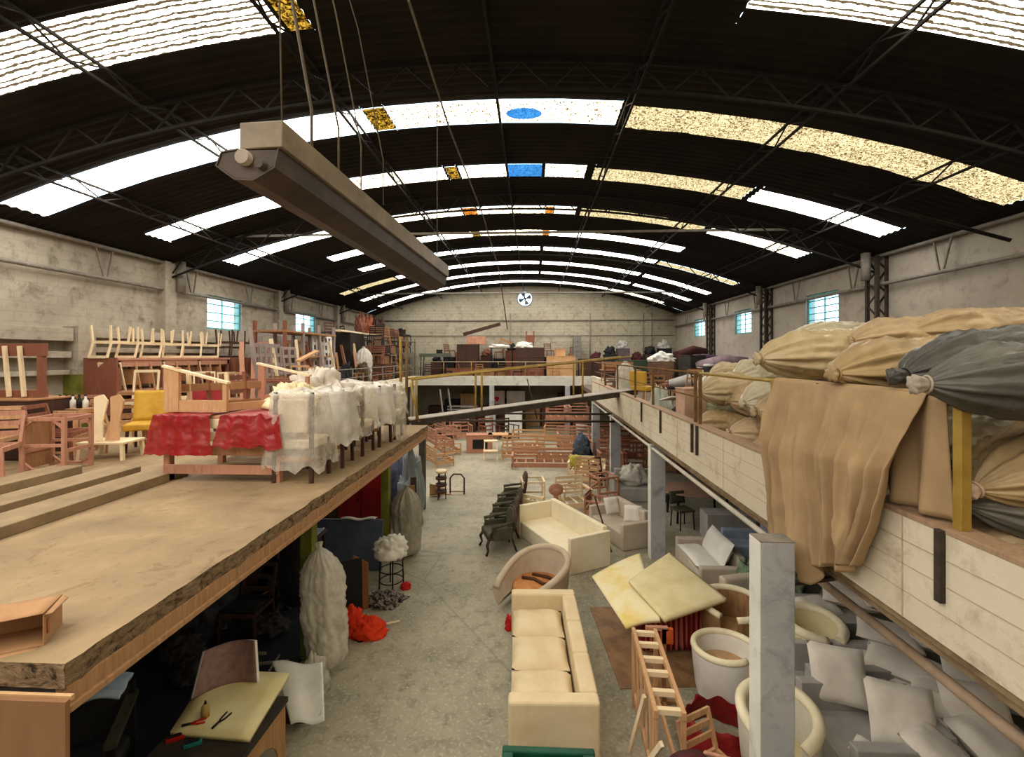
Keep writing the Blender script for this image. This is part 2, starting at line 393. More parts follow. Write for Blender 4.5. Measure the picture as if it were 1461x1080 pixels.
# ---------------------------------------------------------------- steelwork of the roof
def lattice(mb, pts_top, pts_bot, w=.05, every=1):
    for a, b in zip(pts_top, pts_top[1:]): mb.bar(a, b, w, w)
    for a, b in zip(pts_bot, pts_bot[1:]): mb.bar(a, b, w, w)
    for i in range(len(pts_top) - 1):
        if i % 2 == 0: mb.bar(pts_bot[i], pts_top[i + 1], w * .55, w * .55)
        else: mb.bar(pts_top[i], pts_bot[i + 1], w * .55, w * .55)
t = 0
for y in (-4.3, 1.2, 6.72, 12.2, 17.7, 23.1):
    t += 1; mb = MB(); xs = [XL + .1 + (XR - XL - .2) * i / 44 for i in range(45)]
    lattice(mb, [V((x, y, roof_z(x) - .09)) for x in xs], [V((x, y, roof_z(x) - .50)) for x in xs], .045)
    struct(mb.obj('beam_%d' % t, M_TRUSS))
mb = MB()
for x in (-8.3, -5.75, -3.2, -.6, 1.6, 4.3, 7.0):
    ys = [YN + .2 + (YF - YN - .4) * i / 70 for i in range(71)]
    lattice(mb, [V((x, y, roof_z(x) - .06)) for y in ys], [V((x + .02, y, roof_z(x) - .28)) for y in ys], .036)
struct(mb.obj('purlin_beam', M_TRUSS))
mb = MB()
mb.tube([(XL + .05, 12.25, 7.62), (XR - 1.2, 12.25, 7.62)], .035)
mb.tube([(XL + .1, 23.1, 7.5), (XR - .1, 23.1, 7.5)], .04)
struct(mb.obj('tie_rod_beam', M_GREYSTEEL))
for side, x in (('left', XL + .14), ('right', XR - .14)):
    mb = MB(); ys = [YN + .1 + i * 1.37 for i in range(27)]
    for z in (6.86, 6.13): mb.tube([(x, YN + .1, z), (x, YF - .1, z)], .045)
    for i, y in enumerate(ys[:-1]):
        if i % 2 == 0: mb.bar((x, y + .5, 6.86), (x, y + .72, 6.13), .03); mb.bar((x, y + .95, 6.86), (x, y + .8, 6.13), .03)
    struct(mb.obj('eaves_beam_' + side, M_GREYSTEEL))
# wall columns: masonry piers on the left, lattice posts on the right
for i, y in enumerate((6.6, 12.15, 17.7, 23.1)):
    struct(MB().box(XL, XL + .22, y - .19, y + .19, 0, 6.9).obj('wall_column_left_%d' % (i + 1), M_WALLL))
    mb = MB()
    for yy in (y - .17, y + .17): mb.box(XR - .3, XR - .22, yy - .035, yy + .035, 0, 6.85); mb.box(XR - .06, XR, yy - .035, yy + .035, 0, 6.85)
    z = 2.9; s = 1
    while z < 6.6:
        mb.bar((XR - .26, y - .17 * s, z), (XR - .26, y + .17 * s, z + .3), .03); mb.bar((XR - .03, y - .17 * s, z), (XR - .03, y + .17 * s, z + .3), .03)
        z += .3; s = -s
    struct(mb.obj('wall_column_right_%d' % (i + 1), M_STEEL))
    struct(MB().tube([(XL + .3, y + .25, 6.1), (XL + .3, y + .25, 6.95)], .12).obj('trim_%d' % (i + 1), M_GREYSTEEL))
    struct(MB().tube([(XR - .42, y, 6.25), (XR - .42, y, 6.95)], .11).obj('trim_%d' % (i + 11), M_GREYSTEEL))
# green painted wall pier and concrete ledges of the left wall
struct(MB().box(XL, XL + .35, 9.45, 9.85, 2.7, 3.9).obj('trim_20', m_plain('moss_green_paint', '#5e5f22', '#7a7a35', 4, .8)))
struct(MB().box(XL, XL + .35, 9.45, 9.85, 3.9, 4.95).obj('trim_21', M_WALLL))
mb = MB(); mb.box(XL, XL + .3, YN, 9.4, 4.62, 4.9).box(XL, XL + .26, YN, 9.4, 4.26, 4.4).box(XL, XL + .22, YN, 9.4, 3.9, 4.0)
mb.box(XL, XL + .3, 9.85, 14.2, 4.72, 4.92).box(XL, XL + .26, 9.85, 14.2, 4.38, 4.5)
struct(mb.obj('trim_22', M_WALLL, bevel=.01))

# ---------------------------------------------------------------- mezzanines
ZL = 2.70; XE = -2.43; YE = 10.45; ZB = 3.05
def rough_slab(name):
    mb = MB(); n = 90
    ys = [2.26 + (YE - 2.26) * i / n for i in range(n + 1)]
    def edge(y, k): return XE + .028 * fbm((y, k * .7, 0), 3.1, 3)
    # top face
    def top(u, w): 
        y = 2.26 + (YE - 2.26) * w; return (XL + (edge(y, 0) - XL) * u, y, ZL)
    mb.grid(top, 2, n, False)
    return mb, ys, edge
mb, ys, edge = rough_slab('slab')
struct(mb.obj('floor_mezzanine_top', M_SLAB))
mb = MB()
mb.grid(lambda u, w: (edge(2.26 + (YE - 2.26) * w, 0) + (.012 * fbm((u * 3, w * 40, 2), 2) if 0 < u < 1 else 0) - .02 * u, 2.26 + (YE - 2.26) * w, ZL - .15 * u), 5, 160, False)
mb.grid(lambda u, w: (XL + (edge(2.26, 0) - XL) * u, 2.26 - .01 * fbm((u * 30, w, 0), 2), ZL - .13 * w), 90, 4, False)
mb.grid(lambda u, w: (XL + (XE - XL) * u, YE, ZL - .13 * w), 40, 2, False)
struct(mb.obj('floor_mezzanine_rim', M_SLABEDGE))
struct(MB().box(XL, XE - .06, 2.30, YE - .03, ZL - .24, ZL - .012).obj('floor_mezzanine_slab', M_UNDER))
struct(MB().box(XE - .075, XE - .01, 2.28, YE - .02, ZL - .25, ZL - .135).box(XE - .05, XE + .01, 2.28, YE - .02, ZL - .275, ZL - .235).obj('trim_23', M_EDGEWOOD, bevel=.006))
struct(MB().box(-3.32, -3.12, 2.3, 12.9, 2.2, 2.46).obj('beam_left_mezzanine', M_UNDER))
struct(MB().box(XL, -6.6, YE, 13.4, ZL - .24, ZL).obj('floor_mezzanine_back', M_SLAB))
M_POSTG = m_plain('olive_green_post', '#62641c', '#84843a', 3, .7)
M_POSTD = m_plain('dark_timber_post', '#4a4238', '#615748', 3, .8)
for i, (x, y, m) in enumerate(((-3.2, 6.38, M_POSTG), (-3.15, 9.65, M_POSTG), (-3.1, 12.7, M_POSTD), (-6.9, 6.4, M_POSTD), (-7.6, 9.6, M_POSTD), (-6.9, 3.2, M_POSTD))):
    struct(MB().box(x - .085, x + .085, y - .085, y + .085, 0, 2.2 if i < 3 else 2.46).obj('pillar_left_%d' % (i + 1), m, bevel=.01))
# back left gallery and far gallery
M_FASCIA = build_plaster('cream_gallery_edge', '#cfc3a6', '#ded4ba', '#b2a384')
def gallery(name, x0, x1, y0, y1, z, zt, zb, fasc):
    struct(MB().box(x0, x1, y0, y1, zb + .12, z).obj('floor_' + name, m_plain('gallery_boards', '#6b6050', '#85796a', 3, .8)))
gallery('gallery_left', XL, -6.7, 13.4, YF, ZB, 3.2, 2.68, None)
gallery('gallery_far', -6.7, XR, 25.1, YF, ZB, 3.2, 2.68, None)
struct(MB().box(-6.7, -6.5, 12.4, 25.1, 2.68, 3.2).obj('trim_24', M_FASCIA, bevel=.01))
struct(MB().box(-6.7, 3.2, 24.95, 25.15, 2.68, 3.2).obj('trim_25', build_plaster('white_gallery_edge', '#b9b5aa', '#cbc8be', '#98948a'), bevel=.01))
for i, (x, y) in enumerate(((-6.62, 14.5), (-6.62, 19.6), (-6.62, 24.9), (-2.25, 25.05), (1.9, 25.05), (-4.9, 25.05))):
    if i == 5: continue
    struct(MB().box(x - .13, x + .13, y - .13, y + .13, 0, 2.68).obj('pillar_far_%d' % (i + 1), M_PILLAR, bevel=.01))
# right mezzanine with its board-marked parapet
XP = 2.5; ZPT = 3.22; ZPB = 2.54; ZR = 2.74
struct(MB().box(XP, XP + .14, .6, 19.4, ZPB, ZPT).obj('wall_parapet_right', M_PARAPET))
struct(MB().box(XP - .004, XP + .17, .6, 19.4, ZPT, ZPT + .035).obj('trim_26', m_wood('weathered_cap_board', '#8a6f58', '#a98c70'), bevel=.004))
struct(MB().box(XP + .02, XP + .3, .6, 19.4, ZPB - .06, ZPB).box(XP + .06, XP + .4, .6, 19.4, ZPB - .13, ZPB - .06).obj('trim_27', m_plain('stained_edge', '#6a5842', '#8f7a5c', 5, .85), bevel=.006))
struct(MB().tube([(XP + .03, 4.3, ZPB - .19), (XP + .03, 19.4, ZPB - .19)], .032).obj('trim_28', m_plain('old_white_pipe', '#b5aea2', '#cbc4b6', 4, .5)))
struct(MB().box(XP + .14, XR, .6, 25.1, ZR - .2, ZR).obj('floor_mezzanine_right', m_plain('right_deck', '#5a5046', '#776a5c', 3, .85)))
struct(MB().box(XP + .14, 3.2, 19.3, 19.42, ZPB, ZPT).box(3.2, 3.34, 19.3, 25.1, ZPB, ZPT).obj('wall_parapet_return', M_PARAPET))
gr = MB(); zz = ZPB + .1
for i, y in enumerate((5.12, 9.85, 14.75, 19.25)):
    if i == 0: continue
    struct(MB().box(XP, XP + .3, y - .1, y + .12, 0, ZPB - .13).obj('pillar_right_%d' % (i + 1), M_PILLAR, bevel=.008))
    struct(MB().box(XP - .012, XP + .0, y - .1, y + .12, 0, ZPB - .13).obj('trim_%d' % (30 + i), build_plaster('lit_post_face%d' % i, '#cfccc2', '#e4e1d6', '#a8a49a'), bevel=.003))  # paler plate paints the brighter, lit aisle side of the post
    if 0 < i < 3: struct(MB().box(8.0, 8.3, y - .1, y + .12, 0, ZR - .2).obj('pillar_right_back_%d' % (i + 1), M_PILLAR))
# the nearest post stands free of the edge, bracketed to the parapet face
struct(MB().box(1.935, 2.215, 3.95, 4.14, 0, 2.72).obj('pillar_right_1', M_PILLAR, bevel=.008))
struct(MB().box(1.922, 1.934, 3.95, 4.14, 0, 2.72).obj('trim_30', build_plaster('lit_post_face0', '#cfccc2', '#e4e1d6', '#a8a49a'), bevel=.003))  # lit tone of the nearest post's aisle side, put into a paler plate
struct(MB().box(1.925, 2.215, 3.95, 4.14, 2.721, 2.728).obj('trim_38', M_GREYSTEEL))
struct(MB().bar((2.216, 4.1, 2.3), (2.62, 4.1, 2.36), .04, .03).obj('trim_39', M_STEEL))
# board joints of the parapet
mb = MB()
for z in (2.72, 2.9, 3.06): mb.box(XP - .003, XP + .002, .6, 19.4, z - .003, z + .003)
for y in (3.2, 4.35, 6.1, 8.0, 10.4, 12.8, 15.5): mb.box(XP - .003, XP + .002, y - .005, y + .005, ZPB, ZPT)
struct(mb.obj('trim_36', m_plain('parapet_joint', '#a59379', '#b8a68c', 8, .9)))
# pairs of dark steel uprights bolted to the parapet face
mb = MB()
for (px, py) in ((1340, 800), (1100, 680), (987, 625), (994, 625), (942, 600), (915, 588)):
    p = onX(px, py, XP - .02)
    mb.box(XP - .035, XP, p.y - .022, p.y + .022, ZPT - .42, ZPT + .02)
struct(mb.obj('trim_37', M_STEEL))
for nm, z, y in (('beam_tie_upper', 2.42, 14.9), ('beam_tie_lower', 2.22, 14.6)):
    struct(MB().tube([(-3.1, y, z), (XP + .1, y, z)], .035).obj(nm, M_STEEL))

# ---------------------------------------------------------------- camera, world, render look
cam = bpy.data.cameras.new('camera'); cam.sensor_fit = 'HORIZONTAL'; cam.sensor_width = 36; cam.lens = FPX / 1461 * 36
cam.shift_y = -(540 - HOR) / 1461; cam.clip_end = 200; cam.clip_start = .05
co = bpy.data.objects.new('camera', cam); COL.objects.link(co); co.location = (0, 0, CZ); co.rotation_euler = (PI / 2, 0, YAW)
SC.camera = co
w = bpy.data.worlds.new('daylight'); SC.world = w; w.use_nodes = True
bg = w.node_tree.nodes['Background']; bg.inputs[0].default_value = (.62, .86, 1.0, 1); bg.inputs[1].default_value = 2.2
SC.view_settings.view_transform = 'Standard'; SC.view_settings.look = 'None'; SC.view_settings.gamma = 1; SC.view_settings.exposure = 1.35
SC.cycles.use_denoising = True; SC.cycles.max_bounces = 6; SC.cycles.diffuse_bounces = 4; SC.cycles.transparent_max_bounces = 12
SC.cycles.sample_clamp_indirect = 6
# ================================================================ furniture materials
W_PINE = m_wood('raw_pine', '#b3845c', '#d3aa80', '#c3956b')
W_PINK = m_wood('raw_reddish_pine', '#a06c54', '#c19077', '#b07c64')
W_PALE = m_wood('pale_raw_timber', '#dcc39c', '#f0dcba', '#e4cca6')
W_RED = m_wood('red_brown_timber', '#70402e', '#925d48', '#7f4c39')
W_DARK = m_wood('dark_stained_timber', '#33211a', '#553629', '#3e2820')
W_MID = m_wood('mid_brown_timber', '#8a6040', '#b08258', '#9a6e4c')
W_PLY = m_wood('plywood', '#b58e63', '#d3ad80', '#c29b70', .6, .5)
F_BEIGE = m_plain('beige_upholstery', '#cfb994', '#dcc8a6', 3, .85, .2, bscale=120)
F_CREAM = m_plain('cream_upholstery', '#e6d8b9', '#f0e5ca', 3, .8, .12, bscale=90)
F_GREYB = m_plain('warm_grey_upholstery', '#b5a796', '#c5b8a8', 3, .85, .2, bscale=120)
F_TAUPE = m_plain('taupe_tub_upholstery', '#b3a08b', '#c4b29c', 3, .85, .2, bscale=120)
F_GREY = m_plain('plain_grey_upholstery', '#9e9a94', '#b0aba4', 3, .85, .2, bscale=120)
F_WHITE = m_plain('off_white_fabric', '#d6d1c8', '#e6e2da', 3, .85, .2, bscale=90)
F_PILLOW = m_plain('ivory_pillow_cotton', '#d6ccbf', '#e8dfd3', 3, .85, .25, bscale=60)
F_OLIVE = m_plain('dark_olive_velvet', '#3d3a2d', '#55503e', 5, .7, .2)
F_BLUEGREY = m_plain('blue_grey_upholstery', '#8791a0', '#9aa4b2', 3, .85, .2, bscale=120)
F_MAROON = m_plain('maroon_velvet', '#3c1a1b', '#4f2424', 8, .8, .2)
F_RED = m_plain('bright_red_fabric', '#a3130f', '#c81f16', 4, .7, .2)
F_YELLOW = m_plain('mustard_upholstery', '#b58a2a', '#cda23f', 3, .7, .15)
P_RED = m_film('red_plastic_wrap', '#8e0a12', .92, .42, 1.4, .08, .12)
P_CLEAR = m_film('clear_plastic_wrap', '#e9e1d3', .33, .2, 3, .2)
P_MILK = m_film('milky_plastic_bag', '#d8d2c6', .74, .25, 4, .18)
P_SACK = m_plain('ochre_sack_plastic', '#a08b68', '#bfab87', 2.5, .4, .35, spec=.4)
P_SACK2 = m_plain('tan_sack_plastic', '#967f60', '#b69c78', 2.5, .45, .35, spec=.4)
P_SACK3 = m_plain('pale_sack_plastic', '#a89d84', '#c4baa2', 3, .4, .35, spec=.4)
P_GREY = m_plain('dark_grey_bale_film', '#3f3d39', '#54514b', 3, .38, .35, spec=.45)
P_GREENW = m_plain('pale_green_bag', '#a9bda2', '#c9d6c0', 3, .35, .3, spec=.4)
P_OCHRE = m_plain('golden_sack_plastic', '#8a7350', '#a98f66', 2.2, .4, .35, spec=.4)
FOAM = m_plain('yellowed_foam', '#cdbb88', '#e0d2a8', 2.2, .9, .3, bscale=60, lo=.3, hi=.6)
FOAM2 = m_plain('yellow_edged_foam', '#dcc06c', '#e4d8b0', 1.6, .9, .3, bscale=60, lo=.35, hi=.55)
CARD = m_plain('brown_cardboard', '#b0875c', '#c79d70', 2, .85, .1)
BLACK = m_plain('black_things', '#121214', '#1e1e20', 6, .6, .1)
WHITEC = m_plain('white_card', '#d4d2cc', '#e8e6e0', 3, .6, .05)
CANE = m_wood('brown_wicker_staves', '#7d5b38', '#a9835a')
IVORY = m_plain('ivory_padded_rim', '#ddd0ac', '#ece1c2', 4, .6, .1)

# ================================================================ builders (front of every piece is local -Y)
def cushion_mb(w, d, h, seed=0, n=14, sag=.0):
    mb = MB(); rnd = V((seed * 3.7, seed * 1.3, 0))
    def side(sgn):
        def fn(u, t):
            x = 2 * u - 1; y = 2 * t - 1
            pin = 1 - .10 * (x * x + y * y - x * x * y * y * 1.4)
            k = max(0, (1 - abs(x) ** 3.2) * (1 - abs(y) ** 3.2)) ** .55
            p = V((x * w / 2 * pin, y * d / 2 * pin, sgn * h / 2 * k))
            p.z += k * .12 * h * fbm(p * 2 + rnd, 2.2) - sag * h * k * (1 - x * x) * (1 - y * y)
            return p
        return fn
    mb.grid(side(1), n, n); mb.grid(side(-1), n, n); return mb
def soft_box(mb, x0, x1, y0, y1, z0, z1): return mb.box(x0, x1, y0, y1, z0, z1)
def sofa(name, label, loc, rz, w, d, h, mat, seat_h=.42, arm_w=.16, arm_h=.6, back_t=.2, n_seat=0, n_back=1, back_h=None, cat='sofa', group=None, bev=.035, seat_mat=None, feet=True):
    t = thing(name, label, cat, loc, rz, group); bh = back_h or h; f = .06 if feet else 0
    MB().box(-w / 2 + arm_w + .003, w / 2 - arm_w - .003, -d / 2 + .02, d / 2 - back_t - .003, f, seat_h - (.13 if n_seat else 0)).obj('base', mat, t, bevel=bev)
    for s in (-1, 1):
        xa, xb = sorted((s * w / 2, s * (w / 2 - arm_w)))
        MB().box(xa, xb, -d / 2, d / 2, f, arm_h).obj('armrest', mat, t, bevel=bev, seg=3)
    bw = (w - 2 * arm_w) / n_back
    for i in range(n_back):
        x0 = -w / 2 + arm_w + i * bw
        MB().box(x0 + .003, x0 + bw - .003, d / 2 - back_t, d / 2, f, bh).obj('backrest', mat, t, bevel=bev, seg=3)
    if n_seat:
        sw = (w - 2 * arm_w) / n_seat
        for i in range(n_seat):
            o = cushion_mb(sw * 1.03, d - back_t - .0, .2, seed=i + w, sag=.05).obj('seat_cushion', seat_mat or mat, t)
            o.location = (-w / 2 + arm_w + sw * (i + .5), -back_t / 2, seat_h - .03)
    if feet:
        for sx in (-1, 1):
            for sy in (-1, 1): MB().box(sx * (w / 2 - .1) - .03, sx * (w / 2 - .1) + .03, sy * (d / 2 - .1) - .03, sy * (d / 2 - .1) + .03, 0, f).obj('foot', W_DARK, t)
    return t
def frame_chair(label, loc, rz=0, mat=None, w=.46, d=.46, sh=.45, h=.95, slats=3, group=None, name='bare_chair', rx=0, ry=0, splay=.03, seatmat=None):
    """bare wooden dining chair frame: legs, seat frame, back posts and slats"""
    t = thing(name, label, 'chair', loc, rz, group, rx, ry); m = mat or W_PINE; q = .035
    for s in (-1, 1):
        MB().bar((s * (w / 2 + splay), -d / 2 - splay, 0), (s * w / 2, -d / 2, sh), q).obj('leg', m, t)
        MB().bar((s * (w / 2 + splay * .5), d / 2 + splay, 0), (s * w / 2, d / 2, sh), q).obj('leg', m, t)
    MB().bar((-w / 2, -d / 2, sh - .03), (w / 2, -d / 2, sh - .03), q * .8, .06).bar((-w / 2, d / 2, sh - .03), (w / 2, d / 2, sh - .03), q * .8, .06).bar((-w / 2, -d / 2, sh - .03), (-w / 2, d / 2, sh - .03), q * .8, .06).bar((w / 2, -d / 2, sh - .03), (w / 2, d / 2, sh - .03), q * .8, .06).obj('seat_frame', m, t)
    if seatmat: MB().box(-w / 2, w / 2, -d / 2, d / 2, sh, sh + .05).obj('seat', seatmat, t, bevel=.015)
    b = MB(); lean = .1
    for s in (-1, 1): b.bar((s * w / 2, d / 2, sh), (s * w / 2, d / 2 + lean, h), q)
    for i in range(slats):
        z = sh + .12 + (h - sh - .14) * (i + (1 if slats == 1 else 0)) / max(1, slats - 1); y = d / 2 + lean * (z - sh) / (h - sh)
        b.bar((-w / 2, y, z), (w / 2, y, z), .02, .06)
    b.obj('backrest', m, t); return t
def frame_sofa(label, loc, rz=0, w=1.6, d=.75, h=.75, mat=None, ah=.55, name='sofa_carcass', group=None, slats=4, cat='sofa frame', rx=0, ry=0, boxed=True):
    """bare timber sofa or armchair carcass: rails, arm frames, slatted back and seat slats"""
    t = thing(name, label, cat, loc, rz, group, rx, ry); m = mat or W_PINE; q = .045
    for s in (-1, 1):
        x = s * (w / 2 - q / 2); a = MB()
        a.bar((x, -d / 2 + q / 2, 0), (x, -d / 2 + q / 2, ah), q).bar((x, d / 2 - q / 2, 0), (x, d / 2 - q / 2, h), q)
        a.bar((x, -d / 2, ah), (x, d / 2, ah), q * 1.7, q * .8).bar((x, -d / 2, .16), (x, d / 2, .16), q * .7, .11)
        if boxed: a.bar((x, 0, .2), (x, 0, ah), q * .8)
        a.obj('arm_frame', m, t)
    MB().bar((-w / 2, -d / 2 + .02, .17), (w / 2, -d / 2 + .02, .17), .028, .16).obj('seat_rail', m, t)
    MB().bar((-w / 2, d / 2 - .02, .17), (w / 2, d / 2 - .02, .17), .028, .12).obj('seat_rail', m, t)
    s_ = MB(); n = max(3, int(w / .35))
    for i in range(n): x = -w / 2 + w * (i + .5) / n; s_.bar((x, -d / 2 + .03, .235), (x, d / 2 - .03, .235), .06, .02)
    s_.obj('seat_slats', m, t)
    b = MB().bar((-w / 2, d / 2 - .02, h), (w / 2, d / 2 - .02, h), .03, .08)
    for i in range(slats): z = .3 + (h - .38) * (i + .5) / slats; b.bar((-w / 2, d / 2 - .02, z), (w / 2, d / 2 - .02, z), .018, .07)
    b.obj('back_frame', m, t); return t
def tub_chair(name, label, loc, rz, R=.42, h=.75, lip=.05, mat=None, skirt=None, seat=None, front_low=.42, open_a=1.0, thick=.07, sx=1.0, wing=0, seat_z=.38):
    """round armchair: a curved shell open at the front (local -Y), padded rim, seat"""
    t = thing(name, label, 'armchair', loc, rz); N = 40
    def ang(u): return -PI / 2 + open_a + (2 * PI - 2 * open_a) * u
    def top(u): 
        k = math.sin(PI * u) ** .7; return front_low + (h - front_low) * k
    def P(u, r, z): a = ang(u); return V((math.cos(a) * r * sx, math.sin(a) * r - wing * (1 - math.sin(PI * u)) ** 3, z))
    sh = MB()
    prof = [(R * .84, .06), (R * .93, .25), (R, 1.0)]
    def outer(u, w):
        z = .06 + (top(u) - .06) * w; return P(u, R * (.84 + .16 * w ** .7), z)
    def inner(u, w):
        z = .2 + (top(u) - .2) * w; return P(u, R * (.84 + .16 * w ** .7) - thick, z)
    sh.grid(outer, N, 8); sh.grid(inner, N, 8)
    sh.grid(lambda u, w: (outer(0, u) * (1 - w) + inner(0, u) * w), 8, 2, False); sh.grid(lambda u, w: (outer(1, u) * (1 - w) + inner(1, u) * w), 8, 2, False)
    sh.obj('shell', skirt or mat, t)
    rim = MB(); rim.tube([P(i / N, R - thick / 2, top(i / N)) for i in range(N + 1)], lip, 10); rim.obj('rim', mat, t)
    st = MB(); st.lathe([(0, seat_z - .14), (R - thick - .02, seat_z - .14), (R - thick - .01, seat_z - .04), (R - thick - .05, seat_z), (0, seat_z + .01)], n=28, sx=sx); st.obj('seat', seat or mat, t)
    for i in range(4):
        a = PI / 4 + i * PI / 2; MB().tube([(math.cos(a) * R * .7 * sx, math.sin(a) * R * .7, 0), (math.cos(a) * R * .66 * sx, math.sin(a) * R * .66, .1 if seat_z < .3 else seat_z - .13)], .022, 6).obj('leg', W_DARK, t)
    return t
def sack(name, label, loc, axis, L, r, mat, seed=0, squash=.85, group=None, knot=True, knotmat=None, cat='sack', tail=.5, flat_end=False, wr=.065, pleat=.11, patch=None):
    """stuffed plastic sack lying along axis; the tied neck is at its near end"""
    ax = V(axis).normalized(); o = thing(name, label, cat, loc, 0, group)
    up = V((0, 0, 1)) if abs(ax.z) < .9 else V((0, 1, 0)); side = ax.cross(up).normalized(); upv = side.cross(ax).normalized()
    sd = V((seed * 5.1, seed * 2.3, seed * 1.7))
    def prof(t):
        if t < .32: return .16 + .84 * math.sin(PI / 2 * (t / .32)) ** .75
        if t > .78: 
            k = (t - .78) / .22; return max(.02, (1 - k ** 2.6) ** .5) if not flat_end else max(.02, (1 - k ** 5) ** .5)
        return 1.0
    def fn(u, t):
        a = 2 * PI * u; R = prof(t) * r
        neck = max(0, 1 - t / .55)
        pl = neck ** 1.3 * pleat * math.sin(a * 9 + seed) * (1 if t > .01 else .5) + neck * pleat * .7 * math.sin(a * 15 + seed * 2)
        d = V((math.cos(a), math.sin(a), 0)); q = V((d.x * 1.3, d.y * 1.3, t * L * 1.6)) + sd
        R *= 1 + pl + wr * 2.2 * fbm(q, 1.3, 3) * (1 - .4 * neck) + wr * .9 * abs(fbm(q, 4.3, 2)) + wr * .5 * math.sin(5 * fbm(q, 2.2, 2) * PI)
        z = math.sin(a) * R; z = z * squash if z > 0 else z * squash * .8
        return side * (math.cos(a) * R) + upv * z + ax * (t * L)
    MB().grid(fn, 72, 44, wrap_u=True).obj('bag', mat, o)
    if knot:
        kn = MB(); k0 = r * .17
        kn.grid(lambda u, t: (-ax * (tail * r * .35 * t)) + (side * math.cos(2 * PI * u) + upv * math.sin(2 * PI * u)) * (k0 * (.8 + .75 * t * (.7 + .22 * math.sin(2 * PI * u * 7 + seed) + .2 * math.sin(2 * PI * u * 3 + 2 * seed))) * (1 if t < .8 else (1 - t) * 5 + .01)), 42, 10, wrap_u=True)
        kn.tube([(side * math.cos(a) + upv * math.sin(a)) * k0 * 1.02 for a in [2 * PI * i / 14 for i in range(14)]], r * .028, 6, closed=True)
        kn.obj('tied_neck', knotmat or mat, o)
    return o
def blob_mb(rx, ry, rz, seed=0, amp=.16, sc=1.7, n=30, flat=.35, fine=.06):
    sd = V((seed * 7.3, seed * 3.1, seed)); mb = MB()
    def fn(u, t):
        a = 2 * PI * u; p = PI * t; d = V((math.sin(p) * math.cos(a), math.sin(p) * math.sin(a), math.cos(p)))
        k = 1 + amp * 1.6 * fbm(d * sc + sd, 1, 3) + fine * math.sin(9 * fbm(d * sc * 1.5 + sd, 1, 2))
        z = d.z * rz * k; 
        if z < -flat * rz: z = -flat * rz
        return (d.x * rx * k, d.y * ry * k, z + flat * rz)
    return mb.grid(fn, n, n // 2, wrap_u=True)
def crate(name, label, loc, rz, w, d, h, mat, cat='box', lid=True, handle=False, group=None, doors=0, legs=0, lidmat=None, drawers=0):
    """cupboard, chest or box: body, lid or top board, doors and drawers with knobs"""
    t = thing(name, label, cat, loc, rz, group); z0 = legs
    MB().box(-w / 2, w / 2, -d / 2, d / 2, z0, h - (.03 if lid else 0)).obj('body', mat, t, bevel=.006)
    if lid: MB().box(-w / 2 - .015, w / 2 + .015, -d / 2 - .015, d / 2 + .015, h - .03, h).obj('top', lidmat or mat, t, bevel=.006)
    for i in range(doors):
        x0 = -w / 2 + w * i / doors + .015; x1 = -w / 2 + w * (i + 1) / doors - .015
        dd = MB().box(x0, x1, -d / 2 - .022, -d / 2 - .001, z0 + .03, h - .06).obj('door', mat, t, bevel=.004)
        MB().cbox((x1 - .05, -d / 2 - .034, (z0 + h) / 2), (.02, .022, .1)).obj('handle', BLACK, dd)
    for i in range(drawers):
        za = z0 + .03 + (h - z0 - .08) * i / drawers; zb = z0 + .03 + (h - z0 - .08) * (i + 1) / drawers - .02
        dd = MB().box(-w / 2 + .02, w / 2 - .02, -d / 2 - .022, -d / 2 - .001, za, zb).obj('drawer', mat, t, bevel=.004)
        MB().cbox((0, -d / 2 - .034, (za + zb) / 2), (.1, .022, .025)).obj('handle', BLACK, dd)
    if legs:
        for sx in (-1, 1):
            for sy in (-1, 1): MB().box(sx * (w / 2 - .05) - .025, sx * (w / 2 - .05) + .025, sy * (d / 2 - .05) - .025, sy * (d / 2 - .05) + .025, 0, legs).obj('leg', mat, t)
    return t
def table(name, label, loc, rz, w, d, h, mat, legmat=None, cat='table', round_=False, thick=.035, group=None):
    t = thing(name, label, cat, loc, rz, group); lm = legmat or mat
    if round_: MB().lathe([(0, h - thick), (1, h - thick), (1.01, h - thick / 2), (1, h), (0, h)], n=40, sx=w / 2, sy=d / 2, smooth=False).obj('tabletop', mat, t)
    else: MB().box(-w / 2, w / 2, -d / 2, d / 2, h - thick, h).obj('tabletop', mat, t, bevel=.006)
    k = .32 if round_ else .46
    for sx in (-1, 1):
        for sy in (-1, 1): MB().bar((sx * w * k, sy * d * k, 0), (sx * w * k * .95, sy * d * k * .95, h - thick), .045).obj('leg', lm, t)
    return t
def panel(name, label, loc, rz, w, h, t_, mat, cat='board', rx=0, ry=0, group=None, bev=.003):
    o = MB().box(-w / 2, w / 2, -t_ / 2, t_ / 2, 0, h).obj(name, mat, bevel=bev); place(o, loc, rz, rx, ry); return tag(o, label, cat, group)
def stick(name, label, p, q, w, mat, cat='stick', h=None, group=None):
    p = V(p); o = MB().bar((0, 0, 0), V(q) - p, w, h).obj(name, mat); o.location = p; return tag(o, label, cat, group)
def heap(name, label, loc, r, mat, seed=0, cat='cloth', amp=.25, sc=2.2, rz=0, fine=.1, group=None, flat=.3):
    o = blob_mb(r[0], r[1], r[2], seed, amp, sc, 44, flat, fine).obj(name, mat); place(o, loc, rz); return tag(o, label, cat, group)
